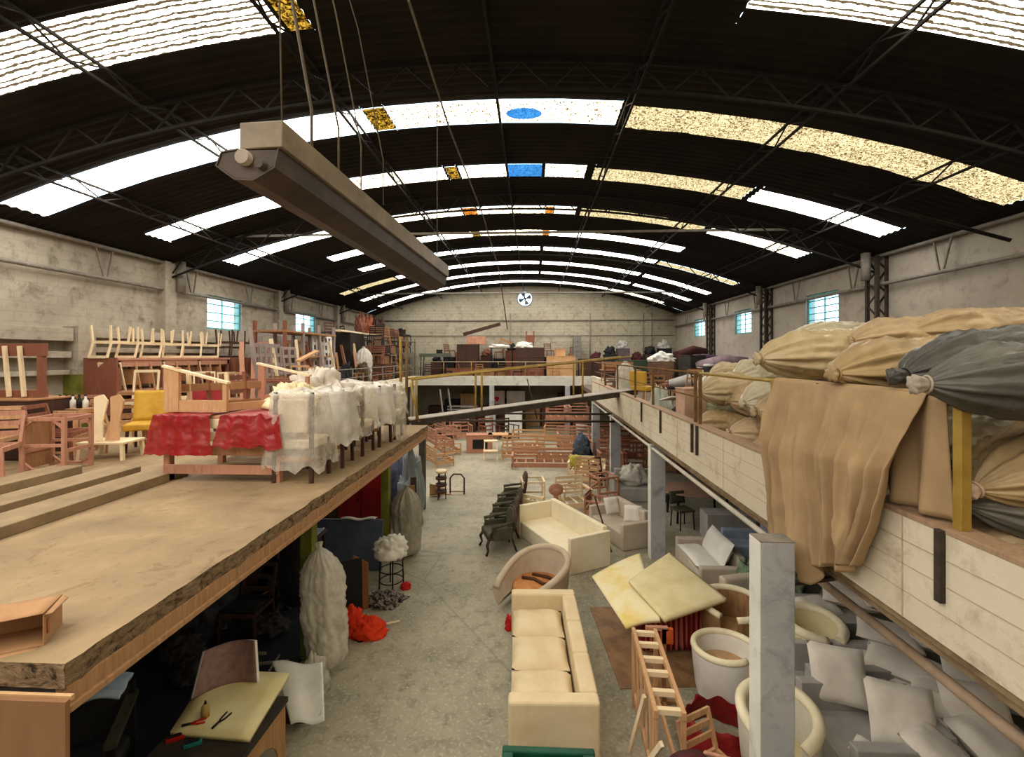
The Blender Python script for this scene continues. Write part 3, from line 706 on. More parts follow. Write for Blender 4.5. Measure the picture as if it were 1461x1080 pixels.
# ================================================================ the main floor: the aisle and its furniture
# long beige sofa in the foreground, its back along the right
s = sofa('sofa', 'long beige three-seat sofa with loose seat cushions standing along the aisle', (.19, 5.88, 0), -PI / 2 + .03, 2.32, .96, .72, F_BEIGE, seat_h=.5, arm_w=.17, arm_h=.72, back_t=.2, n_seat=3, n_back=3)
g = thing('crate', 'dark green open-topped crate in front of the long beige sofa', 'crate', (.14, 3.72, 0))
GREEN = m_plain('bottle_green_plastic', '#0f3a2b', '#17513c', 4, .45)
MB().box(-.38, .38, -.35, .35, 0, .05).box(-.38, .38, -.35, -.31, .05, .74).box(-.38, .38, .31, .35, .05, .74).box(-.38, -.34, -.31, .31, .05, .74).box(.34, .38, -.31, .31, .05, .74).obj('body', GREEN, g, bevel=.012)
MB().box(-.41, .41, -.38, -.31, .74, .8).box(-.41, .41, .31, .38, .74, .8).box(-.41, -.31, -.31, .31, .74, .8).box(.30, .41, -.31, .31, .74, .8).obj('rim', GREEN, g, bevel=.015)
# sculpted tub chair without its seat cushion
WEB = m_plain('orange_webbing_deck', '#a96a3a', '#c78a55', 5, .8)
t = tub_chair('lounge_chair', 'taupe curved lounge chair with bare orange seat deck behind the beige sofa', (.1, 7.98, 0), -.75, R=.56, h=.78, lip=.06, mat=F_TAUPE, seat=WEB, front_low=.36, open_a=.75, thick=.1, wing=.32, seat_z=.34)
o = MB().tube([(-.3, -.1, .36), (-.1, .0, .37), (.12, -.02, .37), (.3, .1, .36)], .03, 8).tube([(-.25, .12, .36), (0, .22, .37), (.25, .24, .36)], .03, 8).obj('webbing_strap', m_plain('black_strap', '#3a2417', '#5b3a22', 5), t)
heap('rag', 'dark red rag tucked under the front of the curved lounge chair', (-.33, 7.18, 0), (.1, .08, .16), F_RED, 3)
# cream sofa set at an angle
sofa('sofa', 'cream low sofa without cushions set diagonally behind the curved lounge chair', (.62, 10.2, 0), math.radians(-61.4), 2.3, .98, .78, F_CREAM, seat_h=.34, arm_w=.1, arm_h=.72, back_t=.12, feet=False, bev=.02)
l = sofa('loveseat', 'small warm grey loveseat beside the middle white post', (2.06, 10.95, 0), math.radians(-67), 1.5, .8, .76, F_GREYB, seat_h=.36, arm_w=.13, arm_h=.58, back_t=.15, feet=False, bev=.025, cat='loveseat')
for i, (x, y, rz, lb) in enumerate(((1.95, 11.35, .4, 'white throw cushion at the far end of the warm grey loveseat'), (2.33, 10.75, -.3, 'white throw cushion at the near end of the warm grey loveseat'))):
    c = cushion_mb(.42, .42, .16, i + 4).obj('cushion', F_WHITE); place(c, (x, y, .62), rz, 1.2, 0); tag(c, lb, 'cushion', 'cushions on the loveseat')
stick('pole', 'dark thin pole leaning over the small warm grey loveseat', (1.72, 10.05, .02), (1.5, 11.1, .9), .03, W_DARK, 'pole')
# row of carved dark armchairs
def carved_chair(label, loc, rz, bz=.62, bh=.26):
    t = thing('carved_armchair', label, 'armchair', loc, rz, 'row of dark carved armchairs'); m = F_OLIVE
    for s in (-1, 1):
        MB().tube([(s * .27, -.27, .32), (s * .31, -.32, .22), (s * .28, -.29, .1), (s * .31, -.34, 0)], [.035, .035, .022, .028], 8).obj('leg', W_DARK, t)
        MB().tube([(s * .24, .26, .32), (s * .25, .3, .15), (s * .26, .36, 0)], [.03, .024, .024], 8).obj('leg', W_DARK, t)
        MB().tube([(s * .27, -.26, .34), (s * .32, -.2, .52), (s * .34, -.22, .6), (s * .34, .0, .63), (s * .3, .26, .66)], [.025, .025, .04, .035, .025], 8).obj('armrest', m, t)
    MB().box(-.3, .3, -.31, .28, .3, .46).obj('seat', m, t, bevel=.05, seg=3)
    for s in (-1, 1): MB().box(s * .31 - .03, s * .31 + .03, -.2, .26, .3, .56).obj('side_panel', m, t, bevel=.02)
    b = MB(); b.grid(lambda u, w: (.29 * math.sin(2 * PI * u) * w, .27 + .16 * (.27 + .34 * math.cos(2 * PI * u) * w), bz + bh * math.cos(2 * PI * u) * w), 28, 6, wrap_u=True)
    b.obj('backrest', m, t, solid=.08); 
    MB().tube([(.3 * math.sin(2 * PI * i / 28), .27 + .16 * (.27 + .34 * math.cos(2 * PI * i / 28)), bz + (bh + .01) * math.cos(2 * PI * i / 28)) for i in range(28)], .03, 8, closed=True).obj('carved_rail', W_DARK, t)
    return t
for (x, y, lb) in ((-.78, 10.15, 'dark carved armchair nearest the curved lounge chair, first in its row'), (-.72, 10.95, 'dark carved armchair second in its row along the aisle'), (-.66, 11.75, 'dark carved armchair third in its row along the aisle'), (-.55, 12.65, 'dark carved armchair at the far end of its row, back turned upright')):
    carved_chair(lb, (x, y, 0), math.radians(-82 if y > 10.5 else -70), *((.62, .26) if y < 12 else (.72, .34)))

# foam sheets on a striped bench
b = thing('bench', 'red striped bench carrying the two yellow foam sheets', 'bench', (2.0, 7.1, 0), .1)
def striped():
    nt = NT('red_striped_cloth'); v = coords(nt); w = nt.node('ShaderNodeTexWave', Scale=4.2); w.bands_direction = 'X'; nt.link(v, w.inputs['Vector'])
    principled(nt, ramp(nt, w.outputs['Fac'], [(.45, hx('#7d0f12')), (.6, hx('#c26a5c'))]), .8); return nt.m
STRIPE = striped()
MB().grid(lambda u, w: ((u - .5) * .9 , -.4 - .03 * math.sin(u * 60) * (1 - w) + .0, .05 + .62 * w), 80, 6).obj('valance', STRIPE, b, solid=.012)
MB().box(-.45, .45, -.37, .4, .1, .66).obj('seat', STRIPE, b, bevel=.02)
for sx in (-1, 1):
    for sy in (-1, 1): MB().box(sx * .4 - .03, sx * .4 + .03, sy * .32 - .03, sy * .32 + .03, 0, .1).obj('leg', W_DARK, b)
def quad_sheet(name, label, c, th, mat, cat, curl, n=18):
    c = [V(p) for p in c]; o0 = (c[0] + c[1] + c[2] + c[3]) / 4
    def fn(u, w):
        p = (c[0] * (1 - u) + c[1] * u) * (1 - w) + (c[3] * (1 - u) + c[2] * u) * w
        return p - o0 + V((0, 0, curl(u, w)))
    o = MB().grid(fn, n, n).obj(name, mat, solid=th, off=0); o.location = o0; return tag(o, label, cat)
quad_sheet('foam_sheet', 'yellow-edged foam sheet lying under the other on the striped bench', [onZ(845, 824, .56), onZ(913, 791, .74), onZ(942, 886, .76), onZ(893, 897, .60)], .05, FOAM2, 'foam sheet', lambda u, w: .05 * u * (1 - u) * 4 * .6)
quad_sheet('foam_sheet', 'stained square foam sheet on top, its corner pointing at the post', [onZ(897, 830, .82), onZ(955, 790, .84), onZ(1037, 856, .86), onZ(948, 886, .80)], .05, FOAM, 'foam sheet', lambda u, w: .04 * math.sin(u * PI) * math.sin(w * PI))
o = MB().box(-.85, .85, -.95, .95, 0, .012).obj('plywood_sheet', m_wood('brown_hardboard', '#8b6a4a', '#a5835d', '#7f6046'), bevel=.002); place(o, (1.9, 6.95, 0), .08); tag(o, 'brown hardboard sheet flat on the floor under the striped bench', 'board')

# standing ladder-like sofa back frame in the right foreground
t = thing('sofa_carcass', 'tall raw pine frame with ladder-like rungs standing before the foam sheets', 'sofa frame', (1.33, 5.0, 0), -.06)
for s in (-1, 1):
    MB().bar((s * .13, -.66, .92), (s * .13, .68, .92), .04, .07).obj('top_rail', W_PINE, t)
    MB().bar((s * .13, -.62, 0), (s * .13, -.62, .9), .045).obj('leg', W_PINE, t); MB().bar((s * .13, .64, 0), (s * .13, .64, .9), .045).obj('leg', W_PINE, t)
    MB().bar((s * .13, -.6, .2), (s * .13, .62, .2), .03, .08).obj('bottom_rail', W_PINE, t)
for y in (-.6, -.36, -.08, .14, .4, .62): MB().bar((-.12, y, .92), (.12, y, .92), .05, .05).obj('rung', W_PALE, t)
m_ = MB()
for i in range(5): m_.bar((-.135, -.5 + i * .26, .1), (-.135, -.38 + i * .26, .9), .02, .05)
m_.obj('slats', W_PINE, t)
t = frame_chair('raw pine dining chair frame beside the ladder-like pine frame', (1.72, 4.3, 0), .5, W_PINE, w=.4, d=.4, h=.78)
stick('batten', 'long pale batten leaning against the ladder-like pine frame', (.98, 4.6, 0), (1.13, 4.05, .9), .03, W_PALE, 'batten', .045)
stick('batten', 'short pale batten leaning beside the long one at the pine frame', (1.05, 5.0, 0), (1.15, 4.75, .8), .03, W_PALE, 'batten', .04)
t = thing('cross_bar_stand', 'narrow red-brown post frame with a cross bar behind the pine frame', 'frame', (1.62, 5.72, 0))
MB().bar((0, 0, 0), (0, 0, .92), .05).obj('post', W_MID, t); MB().bar((-.22, 0, .93), (.05, 0, .93), .05, .04).obj('cross_bar', W_PINK, t)
MB().bar((-.18, 0, .02), (.18, 0, .02), .05, .04).bar((0, -.18, .02), (0, .18, .02), .05, .04).obj('foot', W_MID, t); MB().cbox((.04, 0, .84), (.14, .05, .18)).obj('bracket', m_plain('orange_bracket', '#b34a22', '#c9602f', 5), t)
t = thing('upholstered_chair', 'maroon velvet chair with a rounded back at the bottom of the right aisle', 'chair', (1.3, 4.0, 0), .15)
MB().grid(lambda u, w: ((u - .5) * .62, -.02 - .12 * (1 - (2 * u - 1) ** 2), .3 + (.68 * (1 - abs(2 * u - 1) ** 2.6) ** .5) * w), 24, 12).obj('backrest', F_MAROON, t, solid=.1)
MB().box(-.28, .28, -.45, -.02, .32, .46).obj('seat', F_MAROON, t, bevel=.04, seg=3)
for sx in (-1, 1):
    for sy in (-.42, .0): MB().tube([(sx * .24, sy, 0), (sx * .23, sy, .34)], .02, 6).obj('leg', W_DARK, t)
t = thing('bare_chair', 'pinkish bent-top chair frame at the foot of the near white post', 'chair', (1.62, 3.98, 0), -.3)
MB().tube([(-.17, 0, 0), (-.17, .02, .78), (-.13, .03, .84), (.13, .03, .84), (.17, .02, .78), (.17, 0, 0)], .018, 8).obj('backrest', W_PINK, t)
MB().box(-.18, .18, -.4, 0, .42, .45).obj('seat', W_PINK, t, bevel=.005)
for s in (-1, 1): MB().tube([(s * .16, -.37, 0), (s * .16, -.37, .42)], .018, 8).obj('leg', W_PINK, t)

# round tub chairs round the near white post
tub_chair('tub_chair', 'ivory rimmed round tub chair with red film below, left of the near post', (2.42, 5.85, 0), .5, R=.4, h=.62, lip=.04, mat=IVORY, skirt=F_WHITE, seat=W_PLY, front_low=.7, open_a=.2, thick=.06, seat_z=.42)
tub_chair('tub_chair', 'brown staved tub chair with ivory rim behind the red wrapped one', (2.85, 6.65, 0), -.5, R=.44, h=.8, lip=.045, mat=IVORY, skirt=CANE, seat=W_PLY, front_low=.74, open_a=.25, thick=.06, seat_z=.4)
tub_chair('tub_chair', 'cream padded tub chair on the far side of the near white post', (3.72, 6.25, 0), .2, R=.4, h=.78, lip=.06, mat=IVORY, skirt=FOAM, seat=FOAM, front_low=.7, open_a=.25, thick=.1, seat_z=.42)
tub_chair('tub_chair', 'ivory round armchair at the very front of the near white post', (2.46, 4.68, 0), -.4, R=.38, h=.8, lip=.055, mat=IVORY, skirt=m_plain('ivory_shell', '#c9c2b2', '#d8d2c4', 3, .7), seat=FOAM, front_low=.62, open_a=.6, thick=.08, seat_z=.38)
o = MB().grid(lambda u, w: (.36 * math.cos(2 * PI * u) * (.9 + .25 * w + .12 * fbm((u * 6, w * 3, 1), 2)), .3 * math.sin(2 * PI * u) * (.9 + .25 * w + .15 * fbm((u * 6, w * 3, 5), 2)), .34 - .32 * w + .05 * fbm((u * 8, w * 2, 3), 2) * (1 - w)), 48, 10, wrap_u=True).obj('plastic_sheet', P_RED, solid=.004)
place(o, (2.02, 5.1, .02), .2); tag(o, 'crumpled red plastic sheet hanging below the ivory rimmed tub chair', 'plastic sheet')

# grey carcasses and pillows under the right gallery
def gsofa(label, x, y, w, d, h, rz=-PI / 2): return sofa('sofa', label, (x, y, 0), rz, w, d, h, F_GREY, seat_h=.36, arm_w=.12, arm_h=h - .05, back_t=.14, feet=False, bev=.012, group='grey sofa carcasses under the right gallery')
gsofa('grey box sofa nearest the bottom right corner, pale pillow on it', 3.35, 3.75, .95, 1.0, .66)
gsofa('grey box sofa second from the bottom right corner', 3.5, 4.85, 1.0, 1.0, .7)
gsofa('grey box sofa beside the near white post, third from the front', 3.75, 5.7, .6, 1.1, .74, -PI / 2)
PLAB = []
def pillow(label, loc, w, d, h, rz, rx, seed, mat=None, ry=0):
    o = cushion_mb(w, d, h, seed, 14).obj('pillow', mat or F_PILLOW); place(o, loc, rz, rx, ry); return tag(o, label, 'pillow', 'pillow heap under the right gallery')
pil = [(tuple(onZ(1196, 962, .70)), .6, .62, .22, -.3, 1.05, 'big pillow leaning upright on the third grey box sofa'),
       (tuple(onZ(1287, 1022, .68)), .62, .62, .22, -.35, 1.05, 'big pillow leaning upright on the second grey box sofa'),
       (tuple(onZ(1215, 850, .72)), .8, .55, .22, -.5, .15, 'pillow at the far end of the heap under the gallery'),
       (tuple(onZ(1268, 905, .74)), .72, .5, .22, -.6, .1, 'plump pillow lying just beyond the cream padded tub chair'),
       (tuple(onZ(1262, 958, .56)), .8, .52, .17, -.75, .1, 'lower of the two slanting pillows in the heap middle'),
       (tuple(onZ(1292, 950, .70)), .8, .52, .17, -.75, .15, 'upper of the two slanting pillows in the heap middle'),
       (tuple(onZ(1352, 985, .66)), .7, .48, .18, -.5, .1, 'flat pillow right of the two slanting pillows'),
       (tuple(onZ(1345, 1025, .60)), .6, .55, .26, -.5, .5, 'rumpled pillow behind the second grey box sofa'),
       (tuple(onZ(1395, 1020, .72)), .6, .62, .24, -.3, 1.0, 'upright grey-white pillow with a dark gap at its left'),
       (tuple(onZ(1290, 850, .84)), .8, .55, .22, -.4, .2, 'pillow behind the rusty pipe at the heap top'),
       (tuple(onZ(1340, 910, .82)), .7, .55, .22, -.6, .2, 'pillow against the gallery shadow behind the pipe'),
       (tuple(onZ(1400, 965, .80)), .7, .52, .2, -.6, .2, 'pillow in the heap beside the bluish slab'),
       (tuple(onZ(1425, 1062, .62)), .7, .6, .28, .2, .3, 'crumpled white pillow in the bottom right corner'),
       (tuple(onZ(1338, 1072, .62)), .5, .5, .2, .5, .4, 'small pillow at the back of the nearest grey box sofa'),
       (tuple(onZ(1240, 1075, .5)), .3, .3, .12, .7, .2, 'little white pillow on the nearest grey box sofa'),
       (tuple(onZ(1165, 868, .55)), .7, .5, .22, .2, .15, 'pillow lying between the tub chair and the green bags')]
for i, (l, w, d, h, rz, rx, lb) in enumerate(pil): pillow(lb, l, w, d, h, rz, rx, i * 1.7 + 2)
for i, (x, y, z, w) in enumerate(((4.5, 7.0, .0, .55), (4.6, 6.0, 0, .42), (5.3, 6.2, 0, .55), (4.75, 4.9, 0, .4))):
    crate('foam_block', ('grey foam block under the far pillows', 'grey foam block under the slanting pillows', 'grey foam block behind the rusty pipe', 'grey foam block under the upright pillow')[i], (x, y, z), .1 * i, 1.0 if i == 2 else .85, .8, w, F_GREY, 'foam block', lid=False)
o = MB().box(-.35, .35, -.05, .05, 0, .5).obj('foam_slab', m_plain('bluish_white_foam', '#aab4c0', '#bec7d0', 3, .8), bevel=.03); place(o, (5.0, 4.95, .62), -.6, .5); tag(o, 'bluish white foam slab in the far right lower corner', 'foam slab')
o = MB().tube([(0, 0, 0), (0, 3.9, .03)], .04, 10).obj('hanging_pipe', m_plain('rusty_brown_pipe', '#8d7660', '#a89079', 6, .6)); o.location = (2.78, 1.05, 2.10); tag(o, 'long rusty brown pipe slung below the right parapet', 'pipe')
for i, (x, y, z, r) in enumerate(((3.75, 7.9, 0, .34), (4.2, 7.75, 0, .3))):
    heap('plastic_bag', ('dark green plastic bag beside the near white post', 'pale green plastic bag behind the dark green one')[i], (x, y, z), (r, r, .6), m_plain('green_bag%d' % i, ('#5f7358', '#8fa085')[i], ('#7c9073', '#aab8a0')[i], 4, .4, .3), i + 8, 'bag', .2)

# behind the near post: white sofas, blue armchair, round table
g2 = sofa('sofa', 'light grey two-seat sofa with a big white back cushion between two posts', (3.42, 9.0, 0), -PI / 2, 1.5, .85, .66, F_GREYB, seat_h=.36, arm_w=.15, arm_h=.52, back_t=.14, feet=False, bev=.03)
c = cushion_mb(1.1, .55, .22, 31).obj('cushion', F_WHITE); place(c, (3.55, 8.95, .64), -PI / 2, 1.15); tag(c, 'big white cushion along the back of the light grey sofa', 'cushion')
c = cushion_mb(1.1, .5, .14, 33).obj('seat_pad', F_WHITE); place(c, (3.2, 8.95, .46), -PI / 2 + .05, 0.0); tag(c, 'white seat pad lying on the light grey sofa', 'cushion')
sofa('armchair', 'blue-grey armchair behind the light grey two-seat sofa', (4.45, 9.5, 0), -PI / 2 - .1, 1.0, .9, .8, F_BLUEGREY, seat_h=.44, arm_w=.14, arm_h=.62, back_t=.16, feet=False, cat='armchair')
o = MB().tube([(0, -.3, .3), (0, .35, .32)], .27, 20).obj('bubble_wrap_roll', m_film('bubble_wrap', '#d5dbe2', .75, .3, 30, .2)); place(o, (4.55, 8.3, .35), .9, .35); tag(o, 'roll of bubble wrap beside the near white post', 'roll')
crate('foam_block', 'block the bubble wrap roll rests upon', (4.5, 8.3, 0), .4, .8, .7, .36, F_GREY, 'block', lid=False)
crate('foam_block', 'olive yellow foam block below the bubble wrap', (3.95, 7.95, 0), .5, .45, .4, .66, m_plain('olive_foam', '#8d8430', '#a89f45', 3, .9), 'foam block', lid=False)
sofa('sofa', 'bare grey sofa back standing behind the ivory tub chairs', (3.2, 7.5, 0), PI + .25, 1.0, .7, .9, F_GREYB, seat_h=.4, arm_w=.12, arm_h=.62, back_t=.16, feet=False)
table('oval_table', 'reddish oval table with thin dark legs behind the middle post', (4.35, 12.3, 0), 0, 2.0, 1.35, .78, m_wood('reddish_table_veneer', '#9c7a68', '#b8958180'[:7], '#a68470'), BLACK, round_=True)
sofa('sofa', 'plain grey sofa beyond the oval table, clear film heaped on it', (3.15, 14.0, 0), 0, 1.5, .9, .8, F_GREY, seat_h=.4, arm_w=.15, arm_h=.66, back_t=.18, feet=False)
heap('plastic_sheet', 'heap of clear plastic sheet on the grey sofa beyond the table', (3.05, 13.95, .41), (.42, .24, .36), P_MILK, 5, 'plastic sheet', .16, flat=.7)
crate('foam_block', 'grey rectangular carcass under the right end of the oval table', (4.6, 11.0, 0), 0, 1.1, .5, .62, F_GREY, 'carcass', lid=False)
t = thing('dining_chair', 'dark dining chair tucked beside the oval table', 'chair', (3.75, 11.6, 0), .3)
for sx in (-1, 1):
    for sy in (-1, 1): MB().tube([(sx * .2, sy * .2, 0), (sx * .18, sy * .18, .44)], .016, 6).obj('leg', BLACK, t)
MB().box(-.22, .22, -.22, .22, .44, .49).obj('seat', F_OLIVE, t, bevel=.015); MB().grid(lambda u, w: ((u - .5) * .42, .2 + .06 * w, .55 + .3 * w), 6, 4).obj('backrest', F_OLIVE, t, solid=.03)

# bare frames in the middle distance
FR = 'bare frames on the workshop floor'
def arch_frame(label, loc, rz, mat):
    t = thing('armchair_carcass', label, 'armchair frame', loc, rz, FR)
    for y in (-.28, .28):
        a = MB(); a.bar((-.3, y, 0), (-.3, y, .82), .04).bar((.3, y, 0), (.3, y, .82), .04).bar((-.32, y, .84), (.32, y, .84), .05, .05).bar((-.3, y, .42), (.3, y, .42), .04, .05)
        for s in (-1, 1): a.bar((s * .28, y, .7), (s * .16, y, .81), .03)
        a.obj('side_frame', mat, t)
    for x in (-.3, .3): MB().bar((x, -.28, .84), (x, .28, .84), .05, .04).obj('cross_rail', mat, t); MB().bar((x, -.28, .3), (x, .28, .3), .04, .06).obj('cross_rail', mat, t)
    return t
arch_frame('arched pale armchair frame right behind the cream sofa', (.0, 12.75, 0), .1, W_PALE)
frame_sofa('pine armchair frame with slatted seat behind the dark carved row', (.15, 11.95, 0), 2.6, .62, .62, .68, W_PALE, .5, 'armchair_carcass', FR, cat='armchair frame')
t = thing('spoon_backboard', 'reddish spoon-shaped chair back standing among pale frames', 'chair back', (.62, 12.2, 0), .2)
MB().bar((0, 0, 0), (0, 0, .6), .12, .05).obj('stem', W_PINK, t); MB().grid(lambda u, w: (.2 * w * math.cos(2 * PI * u), 0, .74 + .16 * w * math.sin(2 * PI * u)), 20, 3, wrap_u=True).obj('head', W_PINK, t, solid=.05)
frame_sofa('pale armchair frame facing the aisle beside the spoon-shaped back', (1.15, 12.95, 0), .3, .85, .7, .8, W_PALE, .58, 'armchair_carcass', FR, cat='armchair frame')
t = frame_chair('raw slatted lounge frame tipped backward behind the pale frames', (1.5, 14.0, 0), -.5, W_PINE, .75, .7, .42, 1.1, 6, FR, 'bare_lounge_chair')
arch_frame('tall pinkish frame in front of the third white post', (2.05, 13.3, 0), .4, W_PINK)
frame_sofa('low slatted reddish frame between the loveseat and third post', (1.75, 12.35, 0), 1.2, .6, .6, .6, W_PINK, .45, 'armchair_carcass', FR, cat='armchair frame')
frame_sofa('pale frame standing left of the third white post', (2.05, 15.6, 0), -.2, .8, .7, .72, W_PALE, .55, 'armchair_carcass', FR, cat='armchair frame')
frame_chair('pair of dark chair frames beside the third white post', (2.15, 14.6, 0), .5, W_DARK, .46, .45, .45, 1.0, 3, FR)
# long bench-like sofa frames beyond
frame_sofa('long low pine sofa frame facing the aisle, nearest of the far frames', (.45, 17.65, 0), 0, 2.5, .85, .62, W_PINK, .5, 'sofa_carcass', FR, 2)
frame_sofa('pine sofa frame with high slatted back behind the long low one', (-.55, 19.2, 0), PI + .1, 1.5, .8, 1.0, W_PINE, .6, 'sofa_carcass', FR, 4)
frame_sofa('pine box sofa frame right of the high slatted one', (.95, 19.0, 0), .05, 1.6, .8, .9, W_PINE, .62, 'sofa_carcass', FR, 3)
frame_sofa('reddish sofa frame in the second row before the far gallery', (-.2, 21.0, 0), PI, 1.5, .8, .95, W_PINE, .65, 'sofa_carcass', FR, 4)
frame_sofa('reddish wide sofa frame in the far right row', (2.0, 21.4, 0), 0, 1.7, .85, .95, W_PINK, .7, 'sofa_carcass', FR, 4)
t = frame_sofa('pale yellow armchair with green cushion by the dark blue things', (1.75, 16.55, 0), -.2, .9, .75, .6, W_PALE, .5, 'armchair_carcass', FR, 2, 'armchair frame')
c = cushion_mb(.5, .45, .14, 9).obj('cushion', m_plain('lime_cushion', '#a39a3a', '#bdb552', 4)); place(c, (1.55, 16.6, .5), .3, 1.1); tag(c, 'yellow-green cushion standing on the pale armchair frame', 'cushion')
heap('upholstered_stool', 'dark blue covered stool beside the long low pine frame', (1.95, 17.9, 0), (.4, .4, .45), m_plain('navy_cover', '#1d2027', '#2b303a', 4), 2, 'stool', .1, flat=.8)
heap('covered_chair', 'slate blue covered chair behind the navy stool', (2.0, 18.75, 0), (.32, .32, .62), m_plain('slate_cover', '#3c434d', '#525a66', 4), 6, 'chair', .1, flat=.8)
t = crate('tool_cabinet', 'pinkish painted cabinet frame with its open front painted dark beyond the aisle', (-2.4, 20.4, 0), .15, 1.15, .6, .8, W_PINK, 'cabinet', lid=True)
MB().box(-.3, .35, -.33, -.301, .2, .6).obj('shade_plate', BLACK, t)  # black plate on the closed body paints the dark of an open front
t = thing('step_stool', 'small pale wooden step stool alone in the aisle', 'stool', (-1.75, 18.9, 0), .1)
MB().box(-.28, .28, .0, .3, .72, .77).obj('top', W_PALE, t); MB().box(-.3, .3, -.3, .0, .36, .41).obj('step', W_PALE, t)
for s in (-1, 1): MB().bar((s * .27, -.28, 0), (s * .25, .05, .74), .04).bar((s * .27, .32, 0), (s * .25, .25, .74), .04).obj('leg', W_PALE, t)
table('work_table', 'small pine table behind the pale step stool', (-1.55, 20.5, 0), 0, .9, .7, .8, W_PINE)
# pile of frames at the left side of the aisle
for i, (x, y, z, lb) in enumerate(((-3.75, 18.2, 0, 'lowest sofa frame of the stack at the left edge of the aisle'), (-3.75, 18.2, .735, 'second sofa frame up in the left aisle stack'), (-3.8, 20.2, 0, 'sofa frame behind the left aisle stack'), (-3.8, 20.2, .80, 'sofa frame on top behind the left aisle stack'))):
    frame_sofa(lb, (x, y, z), PI / 2 + .5, 1.5, .75, .65 if i < 2 else .75, W_PINK if i % 2 else W_PINE, .5, 'sofa_carcass', FR, 3)
for i in range(7):
    x = 2.9 + (i % 4) * .95; y = 17.3 + (i // 4) * 2.2
    frame_sofa(['stacked red frame next to the fourth white post', 'red frame second right of the fourth post', 'red frame third right of the fourth post', 'red frame deepest under the right gallery', 'far red frame in the back row by the post', 'far red frame second in the back row', 'far red frame third in the back row'][i], (x, y, 0), .03 * i, .86, .8, 1.05 + .1 * (i % 3), W_RED if i % 2 else W_PINK, .7, 'armchair_carcass', FR, 4, 'armchair frame')
for i in range(5):
    frame_sofa(['pinkish frame low in the heap before the far right gallery', 'pinkish frame second in the heap before the gallery', 'upper pinkish frame on the far right heap', 'topmost pinkish frame on the far right heap', 'pinkish frame at the right end of the far heap'][i], [(2.6, 23.1, 0), (1.2, 23.3, 0), (2.2, 23.2, 1.02), (1.3, 23.3, 1.02), (3.9, 22.6, 0)][i], .1 * i - .2, 1.2, .85, 1.0, W_PINK if i != 1 else W_PINE, .72, 'sofa_carcass', FR, 4)
# ================================================================ right gallery: rail, cloth, sacks
YEL = m_plain('yellow_rail_paint', '#8a6d2a', '#a58840', 5, .6); RUSTY = m_plain('rusty_rail_steel', '#5a4226', '#7b5a31', 6, .7)
r = thing('guard_rail', 'yellowish steel guard rail running along the right gallery parapet', 'railing', (XP + .08, 0, ZPT + .035))
zr = .78
MB().tube([(0, 2.86, zr), (0, 7.15, zr)], .022, 8).obj('handrail', YEL, r); MB().tube([(0, 7.2, zr), (0, 19.0, zr)], .02, 8).obj('handrail', RUSTY, r)
for y in (2.86, 4.98): MB().box(-.03, .03, y - .03, y + .03, 0, zr).obj('post', YEL, r, bevel=.004)
for y in (7.15, 7.35, 9.9, 11.6, 14.0, 16.4): MB().box(-.022, .022, y - .022, y + .022, 0, zr).obj('post', RUSTY, r)
MB().tube([(0, 7.2, .4), (0, 19.0, .4)], .012, 6).obj('mid_rail', RUSTY, r)
# cloth over the rail
DRAPE = m_plain('sand_velour_cloth', '#957b5c', '#ab8f6c', 2.2, .95, .2, bscale=140)
def lerp_tab(tab, x):
    for (a, va), (b, vb) in zip(tab, tab[1:]):
        if x <= b: 
            k = (x - a) / (b - a); k = k * k * (3 - 2 * k); return va + (vb - va) * k
    return tab[-1][1]
ZRAIL = ZPT + .035 + zr + .028
def tab2(tab, u):
    for (a, va), (b, vb) in zip(tab, tab[1:]):
        if u <= b:
            k = (u - a) / (b - a); return va + (vb - va) * k
    return tab[-1][1]
TOPC = [(0, V((4.92, ZRAIL, 0))), (1, V((3.06, ZRAIL, 0)))]
def _b(px, py): q = onX(px, py, XP - .1); return V((q.y, q.z, 0))
BOTC = [(0, _b(1109, 748)), (.12, _b(1117, 788)), (.22, _b(1142, 815)), (.31, _b(1163, 838)), (.4, _b(1172, 806)), (.6, _b(1192, 808)), (.8, _b(1208, 814)), (1, _b(1219, 806))]
def drape(u, w):
    T = tab2(TOPC, u)
    if w < .1:
        k = w / .1; a = PI * k
        return V((XP + .08 + .036 * math.cos(a), T.x, T.y - .026 + .036 * math.sin(a) - (.3 * (.35 - k) / .35 if k < .35 else 0)))
    v = (w - .1) / .9; Bm = tab2(BOTC, u)
    p = T.lerp(Bm, v); sway = -.10 * math.sin(PI * v) * u ** 2; z = p.y - .0
    f = (math.sin(u * 25 + 1.2 * math.sin(u * 7) - 1.5 * v) + .6 * math.sin(u * 47 + 2 + 2 * v)) * (.25 + .75 * v)
    f = f / 1.6; f = 1 - 2 * abs(f) ** .75 if True else f
    swag = -.05 * math.exp(-((u - .36) / .05) ** 2) * math.sin(PI * min(1, v * 2)) 
    lk = min(1, (T.y - Bm.y) / 1.2)
    x = XP + .044 - (.075 * min(1, v * 2.5) + .085 * (1 + f) * min(1, v * 2.5) + .0) * (.3 + .7 * lk) - swag - .012 * fbm((u * 7, v * 6, 2), 1)
    return V((x, p.x + sway + .035 * math.cos(u * 21) * v, z))
cl = MB().grid(drape, 170, 70)
def drape2(u, w):
    y = 3.5 - .56 * u; zb = ZPT + .06; z = ZRAIL - .01 - (ZRAIL - .01 - zb) * w
    return V((XP + .06 + .045 * math.sin(u * 13 + w * 1.5) * w, y - .06 * w * (1 - u), z))
cl.grid(drape2, 40, 20)
o = cl.obj('drape_cloth', DRAPE, solid=.008); tag(o, 'sand-coloured velour cloth hung over the right gallery rail', 'cloth')

